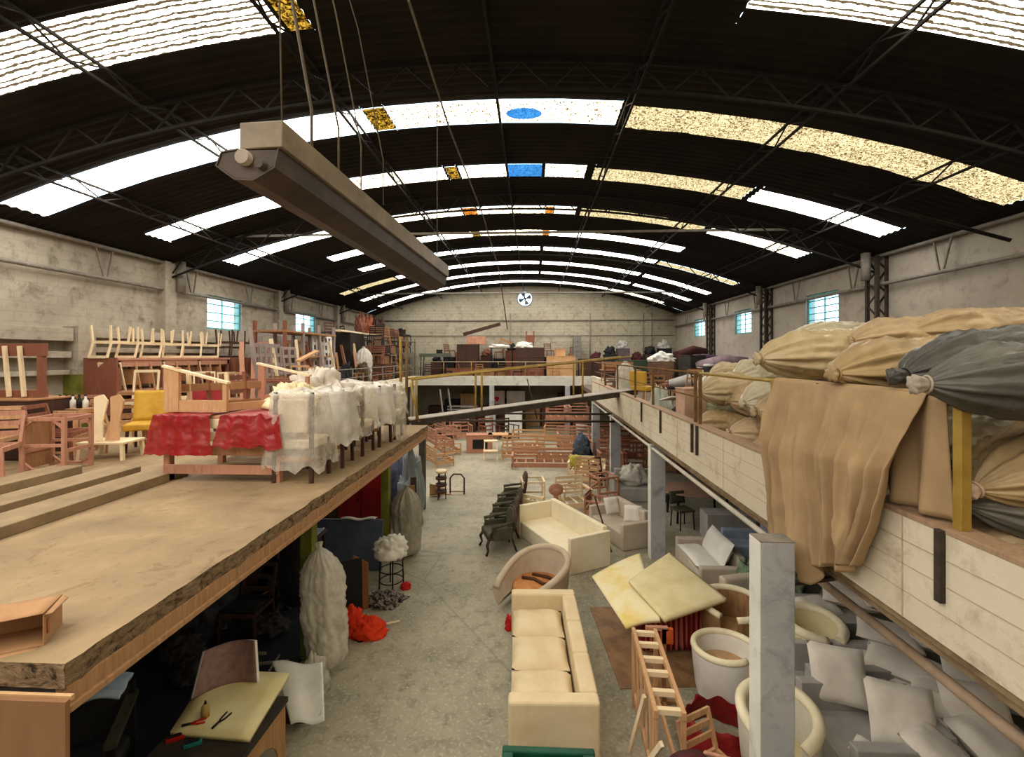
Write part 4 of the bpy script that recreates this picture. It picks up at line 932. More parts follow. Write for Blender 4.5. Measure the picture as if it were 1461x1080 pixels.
def bag(label, px, py, x, r, L, mat, axis=(1, 0, .02), seed=0, group='stuffed sacks on the right gallery', **kw):
    return sack('sack', label, onX(px, py, x), axis, L, r, mat, seed, group=group, **kw)
bag('big tan sack at the left end of the top row, tied neck to the left', 1085, 512, 2.62, .36, 1.7, P_SACK, (1, .1, .03), 1)
bag('big golden sack in the middle of the top row above the cloth', 1192, 533, 2.5, .31, 1.7, P_OCHRE, (1, .28, .04), 2)
bag('dark grey bale lying nearest at the right end of the top row', 1322, 548, 2.36, .285, 1.7, P_GREY, (1, -.12, .0), 3, tail=.9, knotmat=m_plain('pale_knot', '#8f8478', '#ada294', 5))
bag('charcoal bale behind the nearest dark grey bale, dark tied neck', 1292, 535, 2.62, .29, 1.7, m_plain('charcoal_film', '#2e2d2b', '#43413d', 3, .38, .35, spec=.45), (1, .12, .13), 4, tail=1.2)
bag('tan sack in the back row between golden sack and charcoal bale', 1215, 487, 3.5, .3, 1.5, P_SACK2, (1, .2, .02), 5)
bag('pale sack in the back row above the golden sack', 1130, 484, 3.7, .28, 1.4, P_SACK3, (1, .2, .0), 6)
for i, yy in enumerate((3.2, 4.2, 5.3)): sack('sack', ['olive sack stacked third high behind the charcoal bale', 'tan sack stacked third high behind the golden bale', 'ochre sack stacked third high behind the tan bale'][i], (3.45, yy, ZR + 1.0), (1, .1, 0), 1.4, .27, P_SACK2, 80 + i, group='stuffed sacks on the right gallery')
bag('long tan sack lying at the very back of the top row', 1300, 475, 4.1, .3, 1.5, P_SACK2, (1, .1, .0), 7)
# under the rail
bag('golden sack below the dark grey bale, pinkish knot to the front', 1392, 698, 2.72, .27, 1.3, P_OCHRE, (.9, .05, .22), 11, tail=.8, knotmat=m_plain('pink_knot', '#b99b86', '#cfb3a0', 5))
bag('dark olive sack lying beneath the golden one on the gallery floor', 1378, 720, 2.74, .24, 1.3, m_plain('dark_olive_film', '#56524a', '#6d685d', 3, .38, .35), (1, -.2, -.1), 12)
heap('plastic_bag', 'small greenish white crumpled bag at the parapet corner, far right', (2.86, 2.42, ZR), (.17, .17, .3), P_GREENW, 4, 'bag', .25)
LS = [(1000, 560, 2.85, .34, P_SACK, 'ochre sack highest of the pile left of the cloth'), (1062, 575, 2.85, .3, P_SACK3, 'pale sack under the rail just left of the cloth'),
      (995, 605, 2.78, .3, P_OCHRE, 'golden sack resting behind the pair of rusty posts'), (1042, 618, 2.74, .27, P_SACK2, 'tan sack low in the pile behind the parapet'),
      (1090, 628, 2.74, .2, P_SACK3, 'small whitish sack low beside the edge of the cloth'), (1040, 572, 3.2, .32, P_SACK2, 'tan sack deep in the middle of the pile'),
      (978, 585, 3.0, .3, m_plain('grey_green_film', '#8d8b74', '#a9a68d', 3, .4, .35), 'grey-green sack at the left end of the pile'), (1050, 537, 3.4, .3, P_SACK3, 'pale sack at the top of the pile below the tan bale'),
      (1012, 535, 3.9, .32, P_SACK, 'ochre sack at the back of the pile under the windows')]
for i, (px, py, x, rr, m, lb) in enumerate(LS):
    bag(lb, px, py, x, rr, .95, m, (1, .25 * math.sin(i * 2.1), .1 * math.cos(i)), 20 + i, tail=.6)
SUP = [(3.3, 3.0, 'first sack hidden below the dark grey bale'), (3.3, 3.75, 'second hidden sack under the top row'), (3.3, 4.5, 'third hidden sack under the top row'), (3.3, 5.25, 'fourth hidden sack under the top row'), (3.4, 5.95, 'fifth hidden sack under the tan bale')]
for i, (x, y, lb) in enumerate(SUP):
    for k in range(2):
        sack('sack', ('lower ' if k == 0 else 'upper ') + ['olive sack under the dark grey bale', 'tan sack under the golden bale', 'tan sack behind the middle of the cloth', 'ochre sack behind the left half of the cloth', 'ochre sack behind the left edge of the cloth'][i], (2.75 + .1 * k, y, ZR + .3 + .55 * k), (1, .05, 0), 1.5, .34, (P_SACK2, P_SACK, P_OCHRE, P_SACK, P_SACK2)[i], 40 + i * 2 + k, group='stuffed sacks on the right gallery')

for i, yy in enumerate((3.2, 4.3, 5.4)):
    for k in range(2):
        sack('sack', ['lower', 'upper'][k] + [' grey-tan sack at the back of the heap under the long tan sack', ' grey-tan sack at the back of the heap, middle stack', ' grey-tan sack at the back of the heap, far stack'][i], (4.55, yy, ZR + .3 + .5 * k), (1, .08, 0), 1.3, .32, P_SACK2, 90 + i * 2 + k, group='stuffed sacks on the right gallery')
# things further along the right gallery
RG = 'clutter along the right gallery'
def rg(px, py, x): p = onX(px, py, x); return (p.x, p.y, ZR)
t = thing('padded_chair', 'yellow padded chair on the right gallery behind the thin rail', 'chair', (3.3, 13.6, ZR), 2.2)
MB().box(-.3, .3, -.3, .3, .55, .68).obj('seat', F_YELLOW, t, bevel=.03); MB().box(-.3, .3, .24, .34, .7, 1.12).obj('backrest', F_YELLOW, t, bevel=.03)
for sx in (-1, 1):
    for sy in (-1, 1): MB().bar((sx * .28, sy * .28, 0), (sx * .26, sy * .26, .55), .035).obj('leg', W_PINE, t)
crate('cardboard_box', 'pinkish cardboard box by the rusty rail posts on the right gallery', (3.05, 8.95, ZR), .1, .42, .4, .95, m_plain('pink_card', '#b08c76', '#c7a48c', 3), 'box')
heap('plastic_bag', 'greyish plastic bag leaning on the parapet near the footbridge end', (3.08, 11.2, ZR), (.24, .3, .6), m_film('grey_film_bag', '#b7bbae', .85, .3, 6, .1), 7, 'bag')
heap('plastic_bag', 'dark rubbish bag behind the grey one on the right gallery', (3.5, 10.2, ZR), (.4, .35, .55), BLACK, 8, 'bag')
panel('white_board', 'white board lying slanted on the dark bag of the right gallery', (3.2, 10.0, ZR + .62), .2, 1.0, .5, .03, WHITEC, 'board', rx=1.35)
t = sack('wrapped_chair', 'tall chair wrapped in greyish film at the right end of the footbridge', (3.0, 14.9, ZR + 1.35), (0, 0, -1), 1.35, .3, P_MILK, 51, cat='wrapped chair')
frame_chair('bare brown chair frame next to the film-wrapped tall chair', (3.0, 16.6, ZR), .5, W_RED, .5, .5, .5, 1.15, 4)
table('work_table', 'brown wooden table beside the end of the far gallery', (3.9, 20.6, ZR), 0, 1.7, .8, .95, W_MID)
crate('chest', 'orange-brown chest on the brown wooden table of the far right', (3.8, 20.7, ZR + .95), 0, 1.3, .55, .35, W_MID, 'chest', drawers=1)
t = crate('storage_tank', 'dark green steel tank box standing before the end wall', (5.0, 23.4, ZR), 0, 1.5, .9, 1.35, m_plain('dark_green_tank', '#2c3a2e', '#3d4c3d', 4, .5), 'tank')
crate('cupboard', 'brown cupboard below the junk heap in the far right corner', (6.2, 22.2, ZR), -.4, 1.2, .7, 1.3, m_plain('brown_cupboard', '#5e4636', '#7a5c46', 4), 'cupboard', doors=2)
heap('white_bundle', 'white bundle on top of the brown corner cupboard', (6.2, 22.2, ZR + 1.3), (.6, .3, .3), F_WHITE, 9, 'bundle')
for i in range(5):
    a = [(7.4, 21.8), (7.3, 21.0), (7.3, 18.9), (5.7, 17.4), (7.9, 22.5)][i]
    o = MB().tube([(0, 0, 0), (.9, .4, .25), (1.6, .9, .2)][:3], [.2, .22, .16], 12).obj('fabric_roll', [F_MAROON, m_plain('plum_roll', '#4b3540', '#63485a', 4), m_plain('mauve_roll', '#8b7580', '#a58f99', 4), F_GREY, F_MAROON][i])
    o.location = (a[0] - .6, a[1], ZR + .25 + [1.35, .95, .9, .2, .3][i]); o.rotation_euler = (0, 0, -.5 * i)
    tag(o, ['maroon fabric roll crowning the far right corner heap', 'plum fabric roll in the middle of the corner heap', 'mauve fabric roll on the front of the corner heap', 'grey fabric roll at the foot of the corner heap', 'maroon roll behind the corner heap by the wall'][i], 'fabric roll')
for i, (x, y, w, h) in enumerate(((7.0, 23.3, 1.3, 1.7), (5.0, 22.2, .9, .7), (6.6, 19.2, .8, 1.6), (5.2, 20.6, .9, .6))):
    crate('machine_case', ['black machine case under the fabric rolls', 'black machine case beside the fabric rolls', 'tall dark case under the third right window', 'low dark case in front of the fabric rolls'][i], (x, y, ZR), .2 * i, w, .7, h, m_plain('dark_machine', '#26241f', '#3a3630', 4, .5), 'case', doors=1)
o = MB().prism([(-.35, 0), (.35, 0), (.35, 1.0), (.2, 1.25), (-.2, 1.25), (-.35, 1.0)], .12, Matrix.Rotation(PI / 2, 4, 'X')).obj('headboard', m_plain('pale_grey_headboard', '#8f877a', '#a79f90', 3), bevel=.02)
place(o, (7.0, 17.2, ZR), -.35); tag(o, 'pale grey upright headboard with clipped corners on the right gallery', 'headboard')
t = thing('water_drum', 'black drum with a pale lid beside the clipped headboard', 'drum', (6.9, 18.2, ZR))
MB().lathe([(0, 0), (.42, 0), (.43, .3), (.45, .32), (.43, .34), (.43, .7), (.45, .72), (.43, .74), (.42, 1.15), (0, 1.15)], n=24).obj('body', BLACK, t); MB().lathe([(0, 1.16), (.2, 1.16), (.2, 1.24), (0, 1.26)], n=16).obj('lid', WHITEC, t)
for i in range(8):
    x, y = [(5.4, 13.2), (6.2, 12.4), (6.9, 13.9), (7.6, 12.7), (4.6, 13.9), (5.6, 15.2), (6.2, 16.2), (4.7, 16.9)][i]
    m = [F_GREY, BLACK, F_BLUEGREY, F_OLIVE, W_MID, F_MAROON, F_WHITE, W_RED][i]
    frame_chair(['grey seated chair in the jumble under the right windows', 'black chair against the jumble under the windows', 'bluish chair in the jumble below the second window', 'olive chair in the jumble near the lattice post', 'brown chair at the front edge of the jumble', 'maroon chair beyond the front of the jumble', 'whitish chair near the clipped headboard', 'red-brown chair before the clipped headboard'][i], (x, y, ZR), i * 1.3, [W_DARK, BLACK, W_DARK, W_MID, W_MID, W_DARK, W_PALE, W_RED][i], .5, .5, .5, 1.15, 3, RG, 'dining_chair', seatmat=m)
for i in range(7):
    x, y = [(5.9, 11.7), (6.8, 10.9), (5.0, 12.2), (7.7, 11.5), (5.7, 10.5), (4.3, 11.2), (6.4, 14.9)][i]
    heap('cloth_bundle', ['black bundle on the jumble behind the sacks', 'dark cloth bundle right of the black one', 'grey-blue bundle in front of the black one', 'brown bundle toward the right wall', 'pale bundle just behind the sack pile', 'white bundle near the pinkish cardboard box', 'maroon bundle lying under the second right window'][i], (x, y, ZR), (.36, .33, [1.25, 1.2, .95, 1.3, 1.1, .8, .8][i]), [BLACK, m_plain('dark_cloth', '#38312c', '#4d443c', 4), F_BLUEGREY, m_plain('brown_cloth', '#6d563f', '#866b50', 4), F_WHITE, F_WHITE, F_MAROON][i], 30 + i, 'bundle', .22)
# thin conduits on the far wall and right wall
for i, (px, x0, x1) in enumerate(((842, 0, 0), (728, 0, 0), (918, 0, 0), (930, 0, 0))):
    p = onY(px, 500, YF - .05); struct(MB().tube([(p.x, YF - .05, 3.2), (p.x, YF - .05, 7.0)], .035).obj('trim_%d' % (50 + i), M_GREYSTEEL))
struct(MB().tube([(XL + .2, YF - .06, 6.55), (XR - .2, YF - .06, 6.55)], .03).tube([(XL + .2, YF - .06, 5.6), (XR - .2, YF - .06, 5.6)], .02).obj('trim_55', M_GREYSTEEL))

# ================================================================ footbridge between the galleries
A = V((-3.0, 10.95, 2.76)); B = V((2.95, 13.75, 3.30)); D = (B - A); nrm = V((-D.y, D.x, 0)).normalized()
t = thing('footbridge', 'plank footbridge with yellow handrail sloping up between the two galleries', 'footbridge', A)
MB().bar(nrm * .0, D + nrm * .0, .5, .05).obj('deck', m_wood('grey_plank', '#8a8076', '#aaa096', '#968c82'), t)
for s in (-1, 1): MB().bar(nrm * .26 * s + V((0, 0, -.06)), D + nrm * .26 * s + V((0, 0, -.06)), .05, .14).obj('beam', M_STEEL, t)
for s in (-1, 1):
    off = nrm * .25 * s
    MB().tube([off + V((0, 0, .98)), D * .97 + off + V((0, 0, 1.0))], .025, 8).obj('handrail', YEL, t)
    for k in (0.02, .27, .72): MB().tube([D * k + off, D * k + off + V((0, 0, 1.0))], .026, 8).obj('post', YEL, t)
for i, off in enumerate((V((-.12, -.3, 0)), V((.0, -.22, 0)))):
    MB().tube([off + V((0, 0, -.05)), off + V((-.0, 0, 2.0))], .035, 8).obj('tall_post', RUSTY if i else m_plain('ochre_post', '#7a5f28', '#97783a', 5), t)
MB().tube([V((.1, -.25, .9)), V((.32, -.3, -.02))], .02, 6).obj('brace', YEL, t)
MB().tube([D * .52 + nrm * .3 + V((-.12, 0, .62)), D * .53 + nrm * .3 + V((.1, 0, -.5))], .018, 6).obj('hanging_rod', M_STEEL, t)
# ================================================================ far gallery
FG = 'furniture stored on the far gallery'
def fz(px, py=533, y=26.2): p = onY(px, py, y); return (p.x, y, ZB)
def pw(n, y=26.2): return n * y / FPX
table('work_table', 'grey-green work table high on the left of the far gallery', fz(621), 0, pw(42), .8, 1.4, m_plain('grey_green_top', '#4c5148', '#63685d', 4), BLACK, thick=.2)
crate('machine_case', 'small black machine on the grey-green work table', fz(627)[:2] + (ZB + 1.4,), 0, .3, .3, .22, BLACK, 'machine')
for i, (px, w) in enumerate(((657, 38), (700, 44), (752, 48))):
    crate('long_chest', ['reddish brown long chest at the left of the far gallery', 'reddish brown long chest in the middle of the far gallery', 'reddish brown long chest left of the big cardboard box'][i], fz(px, y=25.9), 0, pw(w, 25.9), .6, .55, W_RED if i != 1 else W_MID, 'chest', doors=2, group=FG)
crate('dark_cabinet', 'dark red cabinet standing on the left long chest', fz(668, y=27.3), 0, pw(30, 27.3), .8, 1.95, W_DARK, 'cabinet', doors=2, group=FG)
t = crate('padded_ottoman', 'pinkish padded ottoman on the dark red cabinet', fz(680, y=27.3)[:2] + (ZB + 1.95,), 0, pw(26, 27.3), .6, .48, m_plain('salmon_pad', '#b57f68', '#cf9a82', 4), 'ottoman', lid=False)
stick('plank', 'dark plank slanting upward across the pinkish ottoman', onY(661, 480, 27.3) + V((0, 0, .12)), onY(714, 465, 27.3) + V((0, 0, .12)), .12, W_DARK, 'plank', .2)
table('dining_table', 'dark table with pale sheet on it behind the middle chest', fz(716, y=27.4), 0, pw(34, 27.4), .8, 1.75, W_DARK, BLACK)
heap('white_sheet', 'crumpled white sheet on the dark table of the far gallery', fz(712, y=27.4)[:2] + (ZB + 1.75,), (.6, .35, .16), F_WHITE, 3, 'sheet')
for i, (px, py) in enumerate(((722, 488), (720, 494))):
    p = onY(px, py, 27.9); stick('chair_leg_bundle', ['upper wooden leg piece leaning on the far wall', 'lower wooden leg piece leaning on the far wall'][i], (p.x - .35, 27.85, p.z + .2), (p.x + .35, 27.85, p.z - .1), .14, W_MID, 'timber')
crate('dresser', 'dark dresser with pale front strip right of the middle column', fz(756, y=27.2), 0, pw(40, 27.2), .8, 1.75, W_DARK, 'dresser', drawers=3, group=FG)
heap('white_bundle', 'white bundle on top of the dark dresser', fz(748, y=27.2)[:2] + (ZB + 1.75,), (.5, .3, .25), F_WHITE, 4, 'bundle')
t = thing('high_stool', 'red-brown high stool standing on the dark dresser', 'stool', fz(748, y=27.5)[:2] + (ZB + 1.76,))
t.location.x += .35
MB().box(-.27, .27, -.2, .2, .3, .75).obj('seat', W_RED, t, bevel=.02)
for sx in (-1, 1): MB().box(sx * .22 - .04, sx * .22 + .04, -.04, .04, .76, 1.0).obj('horn', W_RED, t); MB().box(sx * .2 - .03, sx * .2 + .03, -.1, .1, 0, .3).obj('leg', W_RED, t)
crate('cardboard_box', 'big tan cardboard carton at the right of the far gallery', fz(800, y=26.0), 0, pw(40, 26.0), 1.0, 1.25, CARD, 'box', group=FG)
crate('cardboard_box', 'small cardboard box on the big tan carton', fz(799, y=26.0)[:2] + (ZB + 1.25,), .1, pw(13), .5, .42, CARD, 'box')
crate('filing_cabinet', 'tall narrow grey cabinet behind the big tan carton', fz(823, y=28.2), 0, pw(11, 28.2), .5, 2.5, m_plain('grey_filing', '#6b675f', '#817d74', 4, .5), 'cabinet', drawers=4)
crate('crate', 'dark crate between tall grey cabinet and brown table', fz(834, y=27.0), 0, .7, .6, 1.1, W_DARK, 'crate')
g = thing('guard_rail', 'thin pale guard rail along the edge of the far gallery', 'railing', (0, 25.15, 3.2))
MB().tube([(-6.4, 0, .78), (3.0, 0, .78)], .022, 6).obj('handrail', m_plain('pale_rail', '#9d917a', '#b5a98f', 5, .6), g); MB().tube([(-6.4, 0, .42), (3.0, 0, .42)], .018, 6).obj('mid_rail', RUSTY, g)
for x in (-6.35, -4.95, -3.4, -1.9, -.4, 1.1, 2.6): MB().tube([(x, 0, 0), (x, 0, .78)], .022, 6).obj('post', YEL, g)
# under the far gallery
UF = 'things stored under the far gallery'
def uf(px, y=26.5): p = onY(px, 600, y); return (p.x, y, 0)
for i, (px, w, m) in enumerate(((709, 22, m_plain('poster_pink', '#b9a69d', '#cdbbb2', 3)), (736, 26, m_plain('poster_white', '#b3aba2', '#c7c0b6', 3)))):
    p = uf(px, 27.0); o = MB().box(-pw(w, 27) / 2, pw(w, 27) / 2, -.02, .02, 0, .78).obj('sign_board', m, bevel=.003); o.location = (p[0], 27.0, 1.45)
    tag(o, ['pale board with a red mark under the far gallery', 'plain whitish board next to the red marked one'][i], 'board')
    if i == 0:
        d = MB(); d.grid(lambda u, w_: (.13 * w_ * math.cos(2 * PI * u) * (1 + .35 * math.sin(3 * 2 * PI * u)), -.026, .3 + .15 * w_ * math.sin(2 * PI * u)), 24, 2, wrap_u=True); d.obj('red_mark', F_RED, o)
crate('storage_rack', 'dark rack that carries the two pale boards', uf(722, 27.1), 0, 2.3, .7, 1.44, W_DARK, 'rack', doors=3)
for i, (px, py, w) in enumerate(((700, 585, 14), (733, 585, 24))):
    p = onY(px, py + 5, 25.6); crate('appliance', ['white carton low under the red marked board', 'white appliance low under the plain board'][i], (p.x, 25.6, 0), 0, pw(w, 25.6), .5, 1.25, WHITEC, 'appliance', doors=1)
for k in range(4):
    panel('shelf_board', ['lowest grey board of the stack under the far gallery', 'second grey board up in the far stack', 'third grey board up in the far stack', 'topmost grey board of the far stack'][k], (uf(660, 26)[0], 26.0 + .02 * k, .9 + .16 * k), 0, 1.7, .06, .5, F_GREY, 'board', group=UF)
crate('pallet_stand', 'low stand below the stacked grey boards', (uf(660, 26)[0], 26.0, 0), 0, 1.6, .6, .9, W_DARK, 'stand')
for i, (px, y) in enumerate(((628, 24.0), (640, 24.4))): 
    p = onY(px, 600, y); stick('pole', ['leaning grey pole left under the far gallery', 'second leaning grey pole under the far gallery'][i], (p.x + .3, y, 0), (p.x - .1, y + .4, 2.5), .07, M_GREYSTEEL, 'pole')
frame_chair('white plastic chair raised near the right end of the far gallery', (2.55, 22.3, 0), 2.6, WHITEC, .6, .55, .5, 1.0, 3)
# ================================================================ back left gallery
LG = 'timber stored on the left gallery'
def lg(px, py, x=-7.6): p = onX(px, py, x); return (p.x, p.y, ZB if p.y > 13.3 else ZL)
def lattice_panel(label, loc, rz, w, h, nx, ny, mat, rx=.0, bar=.05):
    mb = MB()
    for i in range(nx + 1): x = -w / 2 + w * i / nx; mb.bar((x, 0, 0), (x, 0, h), bar, .03)
    for j in range(ny + 1): z = h * j / ny; mb.bar((-w / 2, .012, z), (w / 2, .012, z), .03, bar)
    o = mb.obj('lattice_panel', mat); place(o, loc, rz, rx); return tag(o, label, 'panel', 'lattice panels')
M_MAUVE = m_wood('grey_mauve_timber', '#82726e', '#a09089', '#8d7d78')
t = thing('timber_rack', 'red-brown timber rack with shelves on the left gallery', 'rack', (-8.0, 14.3, ZB), PI / 2)
for x in (-.55, .55, 1.7, 2.9):
    for y in (-.35, .6): MB().bar((x, y, 0), (x, y, 2.35), .09).obj('post', W_RED if x < 0 else M_MAUVE, t)
for z in (.5, 1.2, 2.0): MB().box(-.6, 3.0, -.4, .65, z, z + .06).obj('shelf', W_MID, t)
lattice_panel('grey mauve lattice panel standing before the timber rack', lg(388, 540, -7.3), PI / 2 + .1, 1.5, 1.9, 5, 7, M_MAUVE, -.06, .1)
lattice_panel('second mauve lattice panel leaning beside the first', lg(415, 545, -7.3), PI / 2 - .1, .9, 1.5, 3, 6, M_MAUVE, -.12, .09)
lattice_panel('white lattice panel in front of the left wall window', lg(463, 545, -7.9), PI / 2, 1.5, 2.0, 5, 7, WHITEC, -.05, .12)
for i in range(9):
    px = [346, 352, 360, 372, 402, 410, 420, 432, 446][i]; p = lg(px, 560, -7.0 - .05 * i)
    stick('board', ['first reddish board leaning at the rack post', 'second reddish board leaning at the rack post', 'third reddish board leaning at the rack post', 'mauve upright board before the first lattice', 'tall pale board between the lattices', 'dark board right of the tall pale one', 'brown board with a yellowish edge', 'yellowish board by the crossed planks', 'last upright board before the white lattice'][i], p, (p[0] - .35, p[1] + [.5, .3, .6, .1, .05, .2, -.1, .3, .1][i], ZB + [1.6, 1.4, 1.3, 2.0, 1.75, 1.5, 1.4, 1.5, 1.3][i]), .1, [W_PINK, W_PINE, W_PINK, M_MAUVE, W_PALE, W_DARK, W_MID, W_PINE, W_RED][i], 'board', .05, LG)
p0 = onX(425, 515, -7.05); p1 = onX(452, 501, -7.05)
stick('plank', 'yellowish plank slanting across the frames on the left gallery', p0, p1, .16, W_PINE, 'plank', .06)
for i in range(6):
    px = [345, 365, 415, 432, 440, 450][i]; p = lg(px, 560, -6.95 - (.9 if i < 2 else 0)); 
    frame_chair(['bare pine chair frame at the foot of the timber rack', 'second bare frame at the foot of the rack', 'bare brown frame under the slanting plank', 'bare pine frame under the slanting plank', 'small frame right of the slanting plank', 'reddish frame in front of the white lattice'][i], p, 1.3 + i * .7, [W_PINE, W_PINK, W_MID, W_PINE, W_PINE, W_RED][i], .48, .48, .48, 1.15 - .06 * i, 3, LG)
crate('wardrobe', 'tall black-brown wardrobe on the left gallery', lg(500, 548, -8.0), PI / 2, 1.6, .6, 2.25, m_plain('black_brown_cabinet', '#1d1613', '#2b211b', 4, .6), 'wardrobe', doors=2)
p = lg(500, 545, -8.0); stick('plank', 'long pale plank laid over the top of the wardrobe', (p[0] + .15, p[1] - 1.6, ZB + 2.29), (p[0] + .15, p[1] + 4.6, ZB + 2.29), .22, W_PALE, 'plank', .08)
o = sack('hanging_sheet', 'white plastic sheet hanging beside the black-brown wardrobe', lg(519, 0, -7.2)[:2] + (ZB + 1.6,), (0, 0, -1), 1.55, .34, P_MILK, 61, cat='sheet')
crate('crib', 'brown slatted wooden crib on the left gallery', lg(543, 548, -7.75), PI / 2, 1.6, .7, 1.25, W_MID, 'crib', doors=4, legs=.15)
t = thing('steel_rack', 'grey steel rack full of dark chairs at the end of left gallery', 'rack', lg(570, 540, -7.9), PI / 2)
for x in (-1.4, 0, 1.6):
    for y in (-.5, .5): MB().box(x - .03, x + .03, y - .03, y + .03, 0, 2.3).obj('post', M_GREYSTEEL, t)
for z in (.6, 1.4, 2.1): MB().box(-1.5, 1.7, -.55, .55, z, z + .05).obj('shelf', M_GREYSTEEL, t)
for i in range(9):
    b = lg(570, 540, -7.9); k = i % 3; lv = i // 3
    frame_chair(['lower ', 'middle ', 'upper '][lv] + ['dark chair at the near end of the steel rack', 'dark chair in the middle of the steel rack', 'dark chair at the far end of the steel rack'][k], (b[0] + .05, b[1] - 1.0 + 1.0 * k, ZB + [.66, 1.46, 2.16][lv]), i * .9, W_DARK if i % 2 else BLACK, .45, .45, .36, .68, 3, 'dark chairs on the steel rack', 'dining_chair', seatmat=W_DARK)
for i in range(4):
    b = lg(525, 548, -8.0); heap('carved_ornament', ['reddish carved piece first on the plank', 'reddish carved piece second on the plank', 'dark carved piece third on the plank', 'dark carved piece fourth on the plank'][i], (b[0] + .1, b[1] - 1.2 + .9 * i, ZB + 2.37), (.22, .3, .55), [W_RED, m_plain('copper_red', '#8a4a30', '#a8603f', 6), W_DARK, W_DARK][i], 70 + i, 'ornament', .4, 3)
g = thing('guard_rail', 'low grey guard rail along the left gallery edge', 'railing', (-6.6, 0, 3.2))
MB().tube([(0, 14.6, .62), (0, 24.9, .62)], .022, 6).obj('handrail', M_GREYSTEEL, g); MB().tube([(0, 14.6, .3), (0, 24.9, .3)], .018, 6).obj('mid_rail', M_GREYSTEEL, g)
for i in range(7): MB().tube([(0, 14.8 + i * 1.65, 0), (0, 14.8 + i * 1.65, .62)], .02, 6).obj('post', M_GREYSTEEL, g)
# hidden hoard below the left gallery, seen beyond the footbridge end
for i in range(4):
    crate('carton', ['dark carton under the left gallery edge', 'brown carton behind the left timber post', 'grey carton deep under the left gallery', 'dark carton at the far end under left gallery'][i], (-7.6 - .4 * i, 14.4 + 2.3 * i, 0), .2 * i, 1.0, .9, 1.2, [W_DARK, CARD, F_GREY, W_DARK][i], 'carton')
# long hanging air heater under the roof
t = thing('hanging_radiant_heater', 'long beige box-shaped heater trough hung from the roof on cables', 'heater', (0, 0, 0))
n0 = onY(372, 192, 3.25); n1 = onY(627, 388, 8.0); D = n1 - n0; t.location = n0
BEI = m_plain('beige_heater_sheet', '#6b5d4a', '#83735c', 3, .55, .05); BRN = m_plain('brown_heater_trough', '#33271d', '#4a3a2b', 3, .5, .05)
MB().bar((0, 0, 0), D, .34, .2).obj('housing', BEI, t, bevel=.008)
sd = V((-1, -.0, 0))
def trough(u, w):
    prof = [(.13, -.10), (.10, -.24), (-.06, -.33), (-.2, -.32), (-.34, -.22), (-.30, -.12), (-.17, -.10)]
    k = u * (len(prof) - 1); i = min(int(k), len(prof) - 2); f = k - i; a = prof[i]; b = prof[i + 1]
    return D * w + V((a[0] + (b[0] - a[0]) * f, 0, a[1] + (b[1] - a[1]) * f))
MB().grid(trough, 18, 2, False).obj('trough', BRN, t, solid=.012)
MB().prism([(.12, -.11), (.09, -.23), (-.06, -.32), (-.2, -.31), (-.33, -.22), (-.29, -.12), (-.16, -.11)], .012, Matrix.Translation((0, .02, 0)) @ Matrix.Rotation(PI / 2, 4, 'X')).obj('end_plate', BRN, t)
MB().tube([V((-.12, -.04, -.17)), D + V((-.12, 0, -.17))], .055, 12).obj('burner_tube', m_plain('burner_grey', '#7d6f60', '#948573', 4, .4), t)
MB().tube([V((.0, -.03, -.22)), D + V((.0, 0, -.22))], .035, 10).obj('burner_tube', BRN, t)
def cable(name, label, pts, r, mat, cat='cable'):
    o = MB().tube([V(p) - V(pts[0]) for p in pts], r, 6).obj(name, mat); o.location = pts[0]; return tag(o, label, cat)
CBL = m_plain('old_cable', '#4c4236', '#645847', 6, .7)
tp = n0 + D * .3; 
for i, (dx, top, rr) in enumerate(((-.05, (-1.95, 3.4), .014), (.03, (-1.93, 3.42), .01), (.1, (-1.9, 3.45), .008), (.2, (-1.88, 3.48), .006))):
    zt = roof_z(top[0]) - .1; a = V((top[0], top[1], zt)); b = n0 + D * (.16 + .07 * i) + V((dx, 0, .11))
    cable('hanging_cable', ['thickest cable of the bundle above the heater', 'second cable of the bundle above the heater', 'third cable of the bundle, bowed to the right', 'thinnest cable of the bundle above the heater'][i], [a, a * .5 + b * .5 + V((.06 * (i - 1), .0, .1)), b + V((0, 0, .5)), b], rr, CBL)
b = n0 + D * .02 + V((.1, 0, .1)); cable('hanging_cable', 'single thin cable at the near end of the heater', [V((b.x - .12, b.y + .12, roof_z(b.x) - .05)), b], .006, CBL)
b = n1 - D * .03 + V((0, 0, .1)); cable('hanging_cable', 'single thin cable at the far end of the heater', [V((b.x - .0, b.y, roof_z(b.x) - .05)), b], .009, CBL)
cable('hanging_rope', 'long slanting rope dropping from the roof toward the footbridge', [onY(583, 0, 4.6), onY(640, 180, 7.0), onY(690, 310, 10.0), onY(712, 385, 12.2), onY(724, 470, 12.9)], .014, CBL, 'rope')
cable('hanging_rod', 'black rod hanging below the roof near the right wall', [onY(1190, 276, 9.6), onY(1442, 343, 8.6)], .035, M_TRUSS, 'rod')
